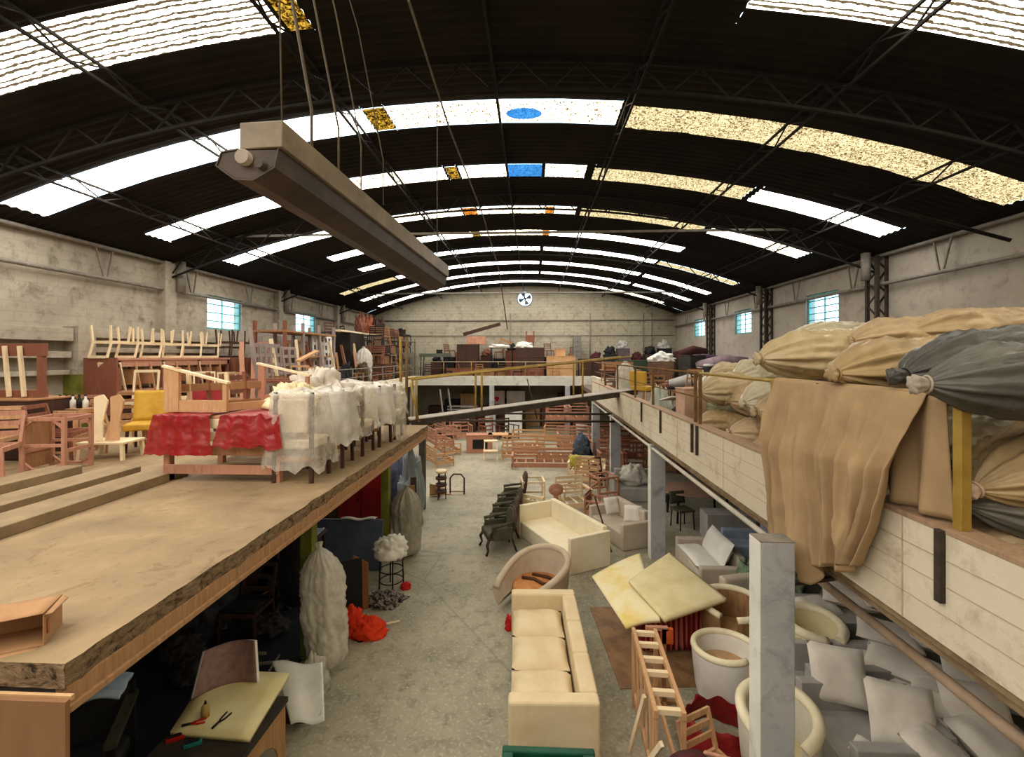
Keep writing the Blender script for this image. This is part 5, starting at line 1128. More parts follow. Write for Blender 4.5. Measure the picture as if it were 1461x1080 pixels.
# ================================================================ left mezzanine top
LM = 'on the left mezzanine'
CURB = m_plain('dusty_concrete_curb', '#7d6b52', '#968063', 3, .85)
def curb(label, xa, w, y0, y1):
    o = MB().box(0, w, 0, y1 - y0, 0, .11).obj('concrete_curb', [CURB], bevel=.008); o.location = (xa, y0, ZL); return tag(o, label, 'curb', 'long concrete curbs on the mezzanine')
curb('long concrete curb nearest the mezzanine edge, longest of the three', -5.05, .42, 1.6, 5.94)
curb('middle of the three long concrete curbs on the mezzanine', -5.72, .42, 1.6, 5.94)
curb('concrete curb closest to the bare cabinets, shortest in view', -6.55, .42, 1.6, 5.94)
qa = onZ(63, 921, ZL); qb = onZ(89, 889, ZL); dv = qb - qa; dp = dv.length
t = thing('cardboard_box', 'open cardboard box lying at the near end of the mezzanine', 'box', qa, math.atan2(dv.y, dv.x) - PI / 2)
CARD2 = m_plain('worn_cardboard', '#9a7350', '#b58c64', 2, .85, .1); bh = .17
MB().box(-1.0, .0, .0, dp, 0, .005).obj('bottom_panel', CARD2, t); MB().box(-1.0, .0, dp - .006, dp, .006, bh).obj('back_panel', CARD2, t)
MB().box(-.006, .0, .0, dp - .007, .006, bh).obj('side_panel', CARD2, t)
MB().grid(lambda u, w: (-1.0 + 1.0 * u, dp * (1 - w) - .015 * w * math.sin(u * 7), bh + .003 + .012 * w - .02 * w * math.sin(3 * u)), 16, 4).obj('top_flap', CARD2, t, solid=.005)
MB().grid(lambda u, w: (-.95 + .93 * u, -.07 * w - .012 * math.sin(u * 11) * w, .004 + .012 * w * math.sin(u * 5)), 16, 3).obj('front_flap', CARD2, t, solid=.004)
MB().grid(lambda u, w: (.002 + .03 * w, .0 + (dp - .01) * u, bh - .02 * w * u), 8, 3).obj('side_flap', CARD2, t, solid=.004)
MB().grid(lambda u, w: (.0035, .03 + .02 * w, .05 + .08 * u), 4, 2).obj('tape_strip', m_plain('red_tape', '#a5532f', '#b8653c'), t, solid=.002)
# board closing the front under the mezzanine
o = MB().box(-2.6, .0, -.012, .012, 0, 2.55).obj('chipboard_sheet', m_wood('brown_mdf', '#7c583a', '#8e6848', '#845f40', .6, .4), bevel=.002); place(o, (-2.36, 2.21, 0)); tag(o, 'big brown chipboard sheet standing below the near mezzanine corner', 'board')
struct(MB().box(-5, -2.36, 2.225, 2.245, 2.535, 2.56).obj('trim_60', W_PLY))
# red-wrapped slatted bench
bx, by = -3.95, 6.15
t = thing('slatted_bench', 'low pine slatted bed base wrapped partly in red plastic', 'bench', (bx, by, ZL))
for x in (-.72, .72):
    for y in (-.5, .5): MB().box(x - .04, x + .04, y - .04, y + .04, 0, .75).obj('leg', W_PINK, t)
for z, m in ((.1, W_PINK), (.34, W_MID), (.52, W_PALE), (.68, W_PALE)):
    MB().box(-.76, .76, -.55, -.53, z, z + .12).obj('front_board', m, t, bevel=.004); MB().box(-.76, .76, .53, .55, z, z + .12).obj('back_board', m, t, bevel=.004)
MB().box(-.78, .78, -.54, .54, .8, .84).obj('top_board', W_PINK, t, bevel=.006)
def wrap(label, xa, xb, zt, zb, seed, mat=P_RED, yf=-.6, flare=.05, name='plastic_wrap'):
    def fn(u, w):
        x = xa + (xb - xa) * u; k = w * 1.35
        if k < .35: y = by + .2 - (.2 - yf) * (k / .35); z = zt + .01 * fbm((u * 4, w * 6, seed), 2)
        else: y = by + yf - .03 - flare * (k - .35) - .016 * fbm((u * 5, w * 4, seed), 1.1) - .012 * math.sin(u * 24 + seed); z = zt - (zt - zb) * (k - .35) - .05 * fbm((u * 4, 0, seed), 1)
        return V((bx + x - (.08 * (k - .35) * (1 - 2 * u) if k > .35 else 0), y, z))
    o = MB().grid(fn, 60, 44).obj(name, mat); return tag(o, label, 'plastic wrap')
wrap('red plastic wrap over the left end of the slatted bed base', -.82, -.1, ZL + .862, ZL + .36, 1)
wrap('red plastic wrap over the right end of the slatted bed base', .06, .8, ZL + .862, ZL + .46, 2)
# pine sofa frame on top of it, second one behind
t = thing('sofa_carcass', 'large open pine sofa frame with slanting arms set on the red-wrapped base', 'sofa frame', (bx - .1, by, ZL + .875))
def arm_side(y, x0, x1, h0, h1, wide, mat):
    a = MB().box(x0, x0 + wide, y - .025, y + .025, 0, h0).box(x1 - .05, x1, y - .025, y + .025, 0, h1).box(x0 + wide, x1 - .05, y - .02, y + .02, .0, .15)
    a.obj('arm_frame', mat, t); MB().bar((x0 - .02, y, h0 + .015), (x1 + .02, y, h1 + .015), .07, .03).obj('arm_rail', W_PALE, t)
arm_side(-.42, -.74, .1, .58, .36, .2, W_PINE); arm_side(.5, -.05, .72, .60, .42, .1, W_PINK)
for z in (.05, .3): MB().bar((-.7, -.4, z), (.0, .5, z), .03, .1).obj('back_rail', W_MID, t)
MB().bar((.06, -.4, .06), (.68, .5, .06), .03, .1).obj('front_rail', W_PINE, t)
for k in range(4): q = .2 + .2 * k; MB().bar((-.7 + .7 * q, -.4 + .9 * q, .1), (-.72 + .7 * q, -.4 + .9 * q, .5), .05, .03).obj('slat', W_RED if k % 2 else W_PALE, t)
frame_sofa('red-brown sofa frame standing behind the red-wrapped base', (-4.2, 7.25, ZL), PI / 2 + .05, .7, 1.3, 1.25, W_RED, 1.2, 'sofa_carcass', None, 3)
MM = m_plain('cream_cloth_scraps', '#cdb98a', '#e5d7b4', 6, .9, .3); MM2 = m_plain('off_white_scraps', '#bcae9f', '#d8cdc0', 5, .9, .3)
heap('cloth_scraps', 'heap of creamy cloth scraps on the red-wrapped base', (bx + .55, by + .25, ZL + .86), (.38, .35, .26), MM, 3, 'cloth', .2, 2, fine=.14)
heap('cloth_scraps', 'pile of off-white cloth behind the creamy scraps', (bx + .5, by + .9, ZL + .86), (.45, .3, .4), MM2, 5, 'cloth', .2, 2, fine=.12)
heap('cloth_scraps', 'small pale bundle right of the creamy scraps', (bx + .98, by + .7, ZL + .84), (.3, .26, .26), MM2, 6, 'cloth', .2, 2, fine=.1)
# upholstered chairs with dark legs wrapped in clear film
UPH = m_plain('pale_chair_cover', '#bca98c', '#d2c1a5', 3, .8, .2)
def wchair(label, x, y, rz, h=1.12):
    t = thing('wrapped_chair', label, 'chair', (x, y, ZL), rz, 'film-wrapped chairs on the mezzanine')
    for sx in (-1, 1):
        MB().bar((sx * .24, .25, 0), (sx * .23, .22, h), .045).obj('leg', W_DARK, t); MB().bar((sx * .24, -.24, 0), (sx * .23, -.22, .5), .045).obj('leg', W_DARK, t)
    MB().box(-.24, .24, -.26, .24, .42, .54).obj('seat', UPH, t, bevel=.03, seg=3); MB().box(-.2, .2, .19, .26, .62, h - .08).obj('backrest', UPH, t, bevel=.03, seg=3)
    r = MB().bar((-.22, .24, .3), (.22, .24, .3), .03, .06); r.obj('back_rail', W_MID, t); return t
def film(label, x, y, rz, w, d, zt, zb, seed, mat=P_CLEAR):
    """film pulled over a chair: flat-ish top, pleated skirt"""
    sd = V((seed * 3.3, seed, 0))
    def fn(u, k):
        a = 2 * PI * u; cx = math.copysign(abs(math.cos(a)) ** .6, math.cos(a)); sy = math.copysign(abs(math.sin(a)) ** .6, math.sin(a))
        if k < .3: r = (k / .3) * .92; z = zt - .04 * (k / .3) ** 2 + .07 * fbm(V((cx * 2, sy * 2, k)) + sd, 1.4) - .5 * max(0, sy * r) ** .7 * (k / .3)
        else:
            q = (k - .3) / .7; r = .92 + .18 * q + .13 * fbm(V((cx * 2, sy * 2, q * 2)) + sd, 1.5) * q + .05 * math.sin(a * 9 + seed) * q; top = zt - .04 - .5 * max(0, sy * .92) ** .7; z = top - (top - zb) * q + .12 * fbm(V((cx * 2, sy * 2, 0)) + sd, 1.2) * q
        return V((cx * r * w / 2, sy * r * d / 2, z))
    o = MB().grid(fn, 64, 30, wrap_u=True).obj('plastic_film', mat); place(o, (x, y, ZL), rz); return tag(o, label, 'plastic film', 'clear film over the wrapped chairs')
WC = [(-3.02, 5.86, PI, 'first'), (-2.98, 6.62, PI + .1, 'second'), (-2.95, 7.4, PI, 'third'), (-2.9, 8.15, PI - .1, 'fourth'), (-2.88, 8.85, PI, 'fifth')]
for i, (x, y, rz, n) in enumerate(WC):
    wchair('dark-legged chair under film, %s from the near end of the edge row' % n, x, y, rz, 1.14 - .02 * i)
    film('clear film over the %s chair of the row along the edge' % n, x, y, .1 * i, .74, .7, 1.16 - .02 * i, [.2, .38, .42, .4, .45][i], i + 1, P_CLEAR if i % 2 == 0 else P_MILK)
film('long veil of clear film trailing from the last wrapped chair', -2.66, 8.75, .1, .36, .5, .95, .02, 9)
for i, (x, y) in enumerate(((-3.78, 8.2), (-3.75, 9.1), (-4.7, 9.2))):
    wchair(['dark-legged chair in the second wrapped row, nearest', 'dark-legged chair in the second wrapped row, middle', 'dark-legged chair in the second wrapped row, leftmost'][i], x, y, .2 * i, 1.05)
    film(['milky film over the nearest chair of the second row', 'milky film over the middle chair of the second row', 'milky film over the leftmost chair of the second row'][i], x, y, .3 * i, .74, .74, 1.1, .3, 12 + i, P_MILK)
# yellow chair and neighbours
def soft_chair(label, x, y, rz, mat, legm=W_DARK, z=ZL):
    t = thing('padded_chair', label, 'chair', (x, y, z), rz)
    MB().box(-.3, .3, -.36, .22, .36, .47).obj('seat', mat, t, bevel=.03, seg=3)
    MB().grid(lambda u, w: ((u - .5) * .56, .2 + .13 * w, .46 + .52 * w), 8, 8).obj('backrest', mat, t, solid=.09)
    for sx in (-1, 1): MB().bar((sx * .26, -.32, 0), (sx * .24, -.28, .36), .04).obj('leg', legm, t); MB().bar((sx * .26, .26, 0), (sx * .24, .18, .36), .04).obj('leg', legm, t)
    return t
soft_chair('mustard yellow padded chair on the left mezzanine', -6.62, 7.6, .5, F_YELLOW)
soft_chair('dark red padded chair behind the mustard yellow one', -6.4, 8.6, .4, m_plain('wine_pad', '#7a1a1e', '#94282b', 4))
# row of stools and shelves against the left wall
t = thing('wall_rack', 'long raw timber rack along the limewashed wall, chairs on and under it', 'rack', (-9.55, 11.45, ZL))
for y in (-1.8, -.6, .6, 1.8):
    for x in (-.4, .4): MB().box(x - .04, x + .04, y - .04, y + .04, 0, 1.5).obj('post', W_RED, t)
MB().box(-.46, .46, -1.85, 1.85, 1.5, 1.55).obj('top_shelf', W_PINK, t, bevel=.004); MB().box(-.46, .46, -1.85, 1.85, .78, .82).obj('shelf', W_PINK, t, bevel=.004)
MB().box(.4, .44, -1.85, 1.85, 1.36, 1.5).obj('front_board', W_PINK, t); MB().box(-.46, .46, -1.89, -1.85, .3, 1.56).obj('end_panel', W_RED, t)
TOPS = ['nearest', 'second', 'third', 'fourth', 'fifth', 'sixth']
for i in range(6):
    y = 9.85 + i * .64
    frame_chair('pale upturned chair frame, %s along the top of the wall rack' % TOPS[i], (-9.5, y, ZL + 1.56 + .72), .1 * i, W_PALE, .42, .42, .4, .72, 1, 'upturned chair frames on the wall rack', rx=PI)
for i in range(2):
    frame_chair(['dark upside-down chair on a crate just beyond the wall rack', 'dark upside-down chair on the second crate beyond the wall rack'][i], (-9.5, 13.75 + .62 * i, ZB + 1.2 + .862), .3, W_DARK, .42, .42, .42, .85, 2, None, rx=PI)
for i in range(2): crate('tall_crate', ['red-brown crate just beyond the wall rack, dark chair on top', 'second red-brown crate beyond the wall rack, dark chair on top'][i], (-9.5, 13.75 + .62 * i, ZB), 0, .8, .55, 1.2, W_RED, 'crate', lid=False)
for i in range(9):
    y = 9.8 + i * .4; m = MB(); q = .035
    m.bar((-.2, 0, 0), (-.2, 0, .66), q).bar((.2, 0, 0), (.2, 0, .66), q).bar((-.2, 0, .64), (.2, 0, .64), .03, .06).box(-.18, .18, -.008, .008, .12, .5)
    o = m.obj('backrest_blank', W_PINE if i % 3 else W_PALE); place(o, (-9.35, y, ZL + .825), PI / 2, .0, .0); o.rotation_euler = (0, 0, 0)
    o.rotation_euler = (.32, 0, .25); tag(o, 'tilted pine backrest, %s in the row on the rack shelf' % ['first', 'second', 'third', 'fourth', 'fifth', 'sixth', 'seventh', 'eighth', 'ninth'][i], 'chair back', 'pine backrests on the rack shelf')
for i in range(4):
    y = 9.6 + i * 1.0
    frame_chair(['white stool frame first below the wall rack', 'white stool frame second below the wall rack', 'white stool frame third below the wall rack', 'white stool frame last below the wall rack'][i], (-8.6, y, ZL), .3 + .2 * i, W_PALE, .46, .44, .62, 1.28 - .05 * i, 2, 'pale stool frames before the wall rack')
for i in range(3):
    frame_chair(['lower dark chair frame in the shadow under the rack', 'second dark chair frame in the shadow under the rack', 'third dark chair frame in the shadow under the rack'][i], (-9.5, 10.0 + i * 1.4, ZL), .6 * i, W_DARK, .45, .45, .38, .7, 3)
# bare cabinets, stools and frames at the far left
def open_frame(label, loc, rz, w, d, h, mat, mid=True):
    t = thing('bare_table', label, 'table frame', loc, rz); q = .045
    for y in (-d / 2, d / 2):
        a = MB(); a.bar((-w / 2, y, 0), (-w / 2, y, h), q).bar((w / 2, y, 0), (w / 2, y, h), q).bar((-w / 2, y, h - .02), (w / 2, y, h - .02), .03, .05)
        if mid: a.bar((-w / 2, y, h * .5), (w / 2, y, h * .5), .03, .04)
        a.bar((-w / 2, y, .05), (w / 2, y, .05), .03, .04)
        for s in (-1, 1): a.bar((s * w / 2, y, h - .16), (s * (w / 2 - .14), y, h - .02), .03); a.bar((s * w / 2, y, .16), (s * (w / 2 - .14), y, .04), .03)
        a.obj('side_frame', mat, t)
    for x in (-w / 2, w / 2): MB().bar((x, -d / 2, h - .03), (x, d / 2, h - .03), q, .05).obj('cross_rail', mat, t); MB().bar((x, -d / 2, .3), (x, d / 2, .3), .03, .05).obj('cross_rail', mat, t)
    MB().box(-w / 2 - .02, -w / 2 - .001 - .0, -d / 2, d / 2, .05, h - .05).obj('side_panel', W_MID, t); return t
open_frame('tall open pine frame with corner braces, nearest at the far left', (-6.68, 6.12, ZL), .15, .52, .45, .76, W_PINK)
open_frame('open pine frame behind the corner-braced one', (-7.62, 7.2, ZL), .1, .55, .5, .72, W_PINE)
for i, (x, y, rz, m) in enumerate(((-6.9, 5.45, .5, W_PINK), (-7.6, 6.0, .3, W_PINE), (-7.2, 6.65, 1.9, W_RED), (-7.9, 8.6, .6, W_MID), (-7.1, 7.55, 2.6, W_PINE), (-8.1, 5.6, 1.0, W_RED), (-8.3, 7.9, .2, W_PINK), (-7.2, 8.6, .9, W_RED))):
    frame_chair(['pinkish chair frame at the very left edge by the curbs', 'pine chair frame behind the pinkish one at left', 'red-brown chair frame beside the corner-braced frame', 'brown chair frame deeper at the far left', 'pine chair frame next to the two tall pale splats', 'red chair frame at the left edge below the cabinet', 'pinkish chair frame between cabinet and wall rack', 'red-brown chair frame in front of the green pier'][i], (x, y, ZL), rz, m, .46, .46, .46, .86, 3, 'bare chair frames at the far left')
t = thing('bed_end', 'red-brown panel frame with two openings stacked at the left wall', 'frame', (-8.6, 6.9, ZL + .96), 0)
for x0, x1 in ((-.95, -.85), (-.1, .0), (.75, .85)): MB().box(x0, x1, -.03, .03, 0, .8).obj('post', W_RED, t)
MB().box(-.97, .87, -.036, .036, .64, .84).obj('top_panel', W_RED, t, bevel=.004); MB().box(-.97, .87, -.036, .036, -.01, .1).obj('bottom_rail', W_RED, t)
for x in (.55, .3): MB().bar((x + .05, -.08, 0), (x - .03, -.08, .8), .05, .04).obj('slat', W_PALE, t)
crate('low_cabinet', 'dark wood low cabinet under the panel frame with openings', (-8.6, 6.95, ZL), 0, 1.9, .7, .94, W_DARK, 'cabinet', doors=3, lidmat=W_MID)
for i, (px, ty) in enumerate(((0, 0), (.22, .05))):
    m = MB(); m.prism([(-.1, 0), (.1, 0), (.07, .3), (.1, .62), (.02, .72), (-.1, .68), (-.05, .3)], .03, Matrix.Rotation(PI / 2, 4, 'X'))
    o = m.obj('chair_splat', W_PALE if i == 0 else W_PINE); place(o, (-6.75 + px, 6.75 + ty, ZL + .285), .2, -.2); tag(o, ['left of two tall pale chair splats leaning on the low bench', 'right of two tall pale chair splats leaning on the low bench'][i], 'chair splat')
table('low_bench', 'low pale bench below the two tall chair splats', (-6.62, 6.88, ZL), .1, .7, .45, .28, W_PALE)
for i in range(5):
    t = thing('bottle', ['first white bottle standing at the back of the frames', 'dark bottle between the white ones', 'second white bottle behind the corner-braced frame', 'dark narrow bottle right of the group', 'third white bottle at the right end'][i], 'bottle', (-7.84 + .11 * i, 7.22, ZL + .735), 0, 'bottles behind the bare frames')
    MB().lathe([(0, 0), (.04, 0), (.04, .12), (.015, .16), (.015, .2), (0, .2)], n=12).obj('body', [WHITEC, BLACK][i % 2], t); MB().lathe([(0, .201), (.018, .201), (.018, .225), (0, .225)], n=10).obj('cap', BLACK, t)
panel('board', 'pine board carrying the small bottles', (-7.62, 7.22, ZL + .722), 0, .6, .012, .2, W_PINE, 'board')
# ================================================================ below the left mezzanine
t = thing('worktable', 'small workbench with an arched chipboard side, cream board on top', 'table', (-2.92, 4.05, 0), -.02)
MB().box(-.42, .42, -.55, .5, .78, .83).obj('tabletop', m_plain('dark_bench_top', '#26221e', '#3a332b', 4, .6), t, bevel=.004)
def arch(x0, x1, h, n=12):
    c = (x0 + x1) / 2; r = (x1 - x0) / 2 - .12; pts = [(x0, 0), (x0 + .12, 0), (x0 + .12, h - .5)] + [(c - r * math.cos(PI * i / n), h - .5 + r * .9 * math.sin(PI * i / n)) for i in range(1, n)] + [(x1 - .12, h - .5), (x1 - .12, 0), (x1, 0), (x1, h), (x0, h)]
    return pts
for x in (-.4, .38):
    MB().prism(arch(-.5, .48, .78), .02, Matrix.Translation((x, 0, 0)) @ Matrix.Rotation(PI / 2, 4, 'Z') @ Matrix.Rotation(PI / 2, 4, 'X')).obj('arched_side', m_wood('bench_mdf', '#8d6843', '#ab8357', '#99744c'), t)
cb = quad_sheet('cream_board', 'cream board lying askew on the small workbench', [onZ(243, 1047, .86), onZ(356, 1056, .86), onZ(413, 963, .86), onZ(301, 957, .86)], .045, m_plain('cream_board', '#d9c98e', '#e8dcae', 2, .6), 'board', lambda u, w: 0, 6)
o = MB().grid(lambda u, w: ((u - .5) * (.58 - .1 * w), .16 * (1 - (2 * u - 1) ** 2) + .16 * w, .03 + .36 * w), 16, 10).obj('seat_shell', [m_plain('mauve_leather_shell', '#7d5f5c', '#98786f', 14, .5, .2), WHITEC], solid=.03); o.modifiers['Solidify'].material_offset = 0; o.modifiers['Solidify'].material_offset_rim = 1
q = onZ(322, 990, .885); place(o, (q.x, q.y, .885), .45, -.25); tag(o, 'curved mauve seat shell with white edge on the cream board', 'seat shell')
t = thing('glue_bottle', 'yellowish glue bottle with dark nozzle on the cream board', 'bottle', (onZ(293, 1022, .885)), 0)
MB().lathe([(0, 0), (.036, 0), (.038, .06), (.033, .1), (.014, .12), (0, .12)], n=16).obj('body', m_plain('amber_glue', '#a08a4c', '#b59e5e', 4, .35), t); MB().lathe([(0, .1205), (.014, .1205), (.006, .15), (0, .15)], n=10).obj('nozzle', BLACK, t)
for i, (px, py, lb, c) in enumerate(((272, 1034, 'red-handled pliers on the near edge of the cream board', F_RED), (312, 1032, 'black-handled pliers right of the red-handled ones', BLACK))):
    q = onZ(px, py, .886); t = thing('pliers', lb, 'pliers', q, .4 + i)
    for s in (-1, 1): MB().tube([(0, 0, .01), (.05, s * .02, .01), (.12, s * .025, .01)], .008, 6).obj('handle', c, t)
    MB().tube([(0, 0, .011), (-.07, 0, .011)], .011, 6).obj('jaw', BLACK, t)
for i, (px, py, z, lb, m) in enumerate(((250, 1056, .83, 'red and black stapler on the dark bench top', F_RED), (275, 1064, .83, 'teal pocket tool on the dark bench top', m_plain('teal_tool', '#1f6b66', '#2c807a', 4, .4)))):
    q = onZ(px, py, z); t = thing('hand_tool', lb, 'tool', q, .5); MB().box(-.07, .07, -.02, .02, 0, .035).obj('body', m, t, bevel=.006); MB().box(-.06, .05, -.015, .015, .036, .05).obj('grip', BLACK, t, bevel=.004)
# white card offcuts hanging over a stand
t = crate('low_stand', 'low dark stand under the white card sheets', (-2.82, 5.3, 0), .1, .3, .2, .26, W_DARK, 'stand', lid=False)
for i, (c, lb) in enumerate((([(388, 944), (460, 946), (463, 1030), (415, 1034)], 'large white card sheet hanging over the stand beside the bench'), ([(400, 950), (436, 948), (430, 985), (391, 1008)], 'smaller bluish card sheet beneath the large white one'))):
    z = [.56, .52][i]
    quad_sheet('card_sheet', lb, [onZ(c[0][0], c[0][1], z + .04), onZ(c[1][0], c[1][1], z + .02), onZ(c[2][0], c[2][1], z - .3), onZ(c[3][0], c[3][1], z - .28)], .006, [WHITEC, m_plain('bluish_card', '#b3bac4', '#c8ced6')][i], 'card sheet', lambda u, w: .05 * math.sin(w * PI) + .02 * math.sin(u * 7))
for i in range(3):
    a = onZ([455, 462, 404][i], [985, 1005, 985][i], .45); b = onZ([438, 434, 396][i], [1045, 1052, 1020][i], .02)
    o = MB().tube([V((0, 0, 0)), (b - a) * .5 + V((.06, 0, .06)), b - a], .006, 6).obj('edging_strip', WHITEC); o.location = a; tag(o, ['white edging strip curling off the card sheets', 'second white edging strip reaching the floor', 'short edging strip at the left of the cards'][i], 'strip')
# big translucent bag tied to the green post, rubbish round it
sack('plastic_bag', 'tall milky plastic bag of foam hanging at the green post', (-2.86, 5.98, 1.72), (.08, -.0, -1), 1.6, .27, P_MILK, 71, pleat=.04, squash=1.0, cat='bag', tail=1.0, wr=.11)
heap('foam_bag', 'crumpled plastic at the foot of the tall milky bag', (-2.8, 5.72, 0), (.17, .15, .34), P_MILK, 9, 'plastic', .25)
heap('orange_cloth', 'bright orange-red cloth thrown on the aisle floor', (-2.52, 6.92, 0), (.26, .18, .2), m_plain('orange_red_cloth', '#c42c10', '#e0401c', 5, .8, .3), 4, 'cloth', .22, 1.8, .35)
heap('orange_cloth', 'second lobe of orange-red cloth nearer the milky bag', (-2.78, 6.95, 0), (.17, .15, .3), m_plain('orange_red_cloth2', '#c42c10', '#e0401c', 5, .8, .3), 7, 'cloth', .22, 1.8)
stick('stick', 'pale wooden stick poking out of the orange-red cloth', onZ(538, 893, .06), onZ(570, 886, .02), .022, W_PALE, 'stick')
o = MB().prism([(-.16, 0), (.16, 0), (.16, .75), (-.08, .9), (-.16, .7)], .02, Matrix.Rotation(PI / 2, 4, 'X')).obj('board_offcut', m_wood('ruddy_offcut', '#7b4a2c', '#99653f')); place(o, (-2.95, 7.6, 0), .3, -.1); tag(o, 'red-brown board offcut leaning behind the milky bag', 'board')
panel('black_sheet', 'black panel leaning between milky bag and board offcut', (-2.95, 7.3, 0), .5, .35, .95, .02, BLACK, 'panel', rx=-.1)
t = thing('garment_stool', 'wire basket stool heaped with white garments by the aisle', 'stool', (-2.62, 8.35, 0))
for i in range(4): a = i * PI / 2 + .4; MB().tube([(.22 * math.cos(a), .22 * math.sin(a), 0), (.2 * math.cos(a), .2 * math.sin(a), .6)], .014, 6).obj('leg', BLACK, t)
for z in (.15, .35, .6): MB().tube([(.21 * math.cos(2 * PI * i / 20), .21 * math.sin(2 * PI * i / 20), z) for i in range(20)], .01, 6, closed=True).obj('hoop', BLACK, t)
heap('white_garment', 'crumpled white garment on the wire basket stool', (-2.62, 8.33, .61), (.3, .25, .26), F_WHITE, 5, 'garment', .18, 1.6)
heap('red_rag', 'small red rag beside the white garment', (-2.35, 8.35, .0), (.09, .09, .08), F_RED, 2, 'cloth')
heap('offcut_pile', 'mixed dark offcuts on the floor below the garment stool', (-2.6, 7.85, 0), (.3, .22, .12), m_plain('mottled_offcuts', '#2b2522', '#8a7f78', 18, .8, .3, lo=.45, hi=.55), 3, 'offcuts', .4, 3)
panel('slate_board', 'slate blue panel standing between the two green posts', (-3.7, 9.0, 0), .02, 1.35, 1.0, .05, m_plain('slate_blue_board', '#4d5a6c', '#5f6d80', 2, .6), 'panel', rx=-.08)
o = MB().grid(lambda u, w: ((u - .5) * .7, (w - .5) * .16, .02 * math.sin(u * 9) + .02 * math.sin(w * 5)), 14, 4).obj('white_strip', WHITEC, solid=.01); place(o, (-3.5, 9.04, 1.03), .05); tag(o, 'white strip of cloth along the top of the slate blue panel', 'cloth')
t = crate('red_cabinet', 'deep red cabinet with a white top behind the green post', (-4.25, 11.4, 0), .03, 1.15, .6, 1.5, m_plain('deep_red_cabinet', '#7d0f12', '#93181a', 3, .5), 'cabinet', doors=2, lidmat=WHITEC)
sack('plastic_bag', 'big translucent bag of foam scraps beside the second green post', (-2.72, 9.72, 1.45), (.0, 0, -1), 1.43, .3, m_film('scrap_bag', '#aaa394', .82, .3, 6, .16), 74, squash=1.0, cat='bag', tail=.8, flat_end=True)
heap('cloth_bundle', 'hanging bluish garments behind the last timber post', (-3.65, 12.1, .0), (.3, .3, 1.6), m_plain('blue_violet_cloth', '#5d6684', '#8d93ad', 5, .8, .2), 12, 'garments', .2)
heap('cloth_bundle', 'greyish film bundle in front of the bluish garments', (-3.15, 11.6, .0), (.35, .3, 1.35), m_film('grey_film_bundle', '#8d9597', .85, .3, 6, .1), 14, 'bundle', .25)
for i in range(4): panel('timber_offcut', ['first brown board leaning inside the last timber post', 'second brown board leaning inside the last timber post', 'third narrow board by the last timber post', 'fourth narrow board by the last timber post'][i], (-2.85 - .05 * i, 10.7 + .35 * i, 0), .4, .14, 1.2 + .1 * i, .03, [W_MID, W_DARK, W_MID, W_RED][i], 'board', rx=-.12)
t = thing('stool_stack', 'stack of small dark stools beyond the last timber post', 'stool', (-2.75, 13.6, 0))
for i in range(4): MB().lathe([(0, .2 + .2 * i), (.17, .2 + .2 * i), (.17, .27 + .2 * i), (0, .27 + .2 * i)], n=16).obj('seat', W_PALE if i == 3 else W_DARK, t)
for i in range(3): a = i * 2.1; MB().bar((.14 * math.cos(a), .14 * math.sin(a), 0), (.12 * math.cos(a), .12 * math.sin(a), .8), .03).obj('leg', BLACK, t)
quad_sheet('plywood_offcut', 'curved light plywood offcut lying by the stool stack', [onZ(613, 707, .02), onZ(645, 705, .02), onZ(632, 693, .25), onZ(613, 690, .5)], .02, W_PLY, 'plywood', lambda u, w: -.08 * math.sin(w * PI))
t = thing('hoop_stand', 'small bent hoop frame behind the curved plywood', 'frame', (-2.35, 14.1, 0)); MB().tube([(-.22, 0, 0), (-.22, 0, .5), (-.12, 0, .62), (.12, 0, .62), (.22, 0, .5), (.22, 0, 0)], .025, 8).obj('hoop', W_DARK, t); MB().bar((-.22, 0, .08), (.22, 0, .08), .03).obj('rail', W_MID, t)
# dim clutter further under
DC = 'dim clutter under the left mezzanine'
t = thing('dark_armchair', 'black-framed chair with folded cloth near the chipboard sheet', 'chair', (-4.12, 4.0, 0), .5)
for sx in (-1, 1):
    MB().bar((sx * .28, -.3, 0), (sx * .27, -.28, .85), .06).obj('leg', BLACK, t); MB().bar((sx * .28, .3, 0), (sx * .27, .32, 1.05), .06).obj('leg', BLACK, t); MB().bar((sx * .28, -.34, .86), (sx * .28, .34, .9), .09, .05).obj('armrest', m_plain('olive_arm', '#3a382e', '#4c493d', 5), t)
MB().box(-.27, .27, -.3, .3, .38, .52).obj('seat', m_plain('charcoal_seat', '#2a2a2c', '#3a3a3d', 5), t, bevel=.03); MB().box(-.27, .27, .28, .36, .55, 1.1).obj('backrest', m_plain('charcoal_back', '#1f1f22', '#2e2e31', 5), t, bevel=.03)
o = MB().grid(lambda u, w: ((u - .5) * .36, (w - .5) * .3, .06 * math.cos((u - .5) * 3) + .015 * math.sin(w * 12)), 16, 16).obj('folded_cloth', m_plain('light_blue_cloth', '#a9c3dd', '#c6d9ea', 3, .8), solid=.04); place(o, (-4.05, 4.12, 1.14), .4, .15); tag(o, 'folded light blue cloth under the near corner of the mezzanine', 'cloth')
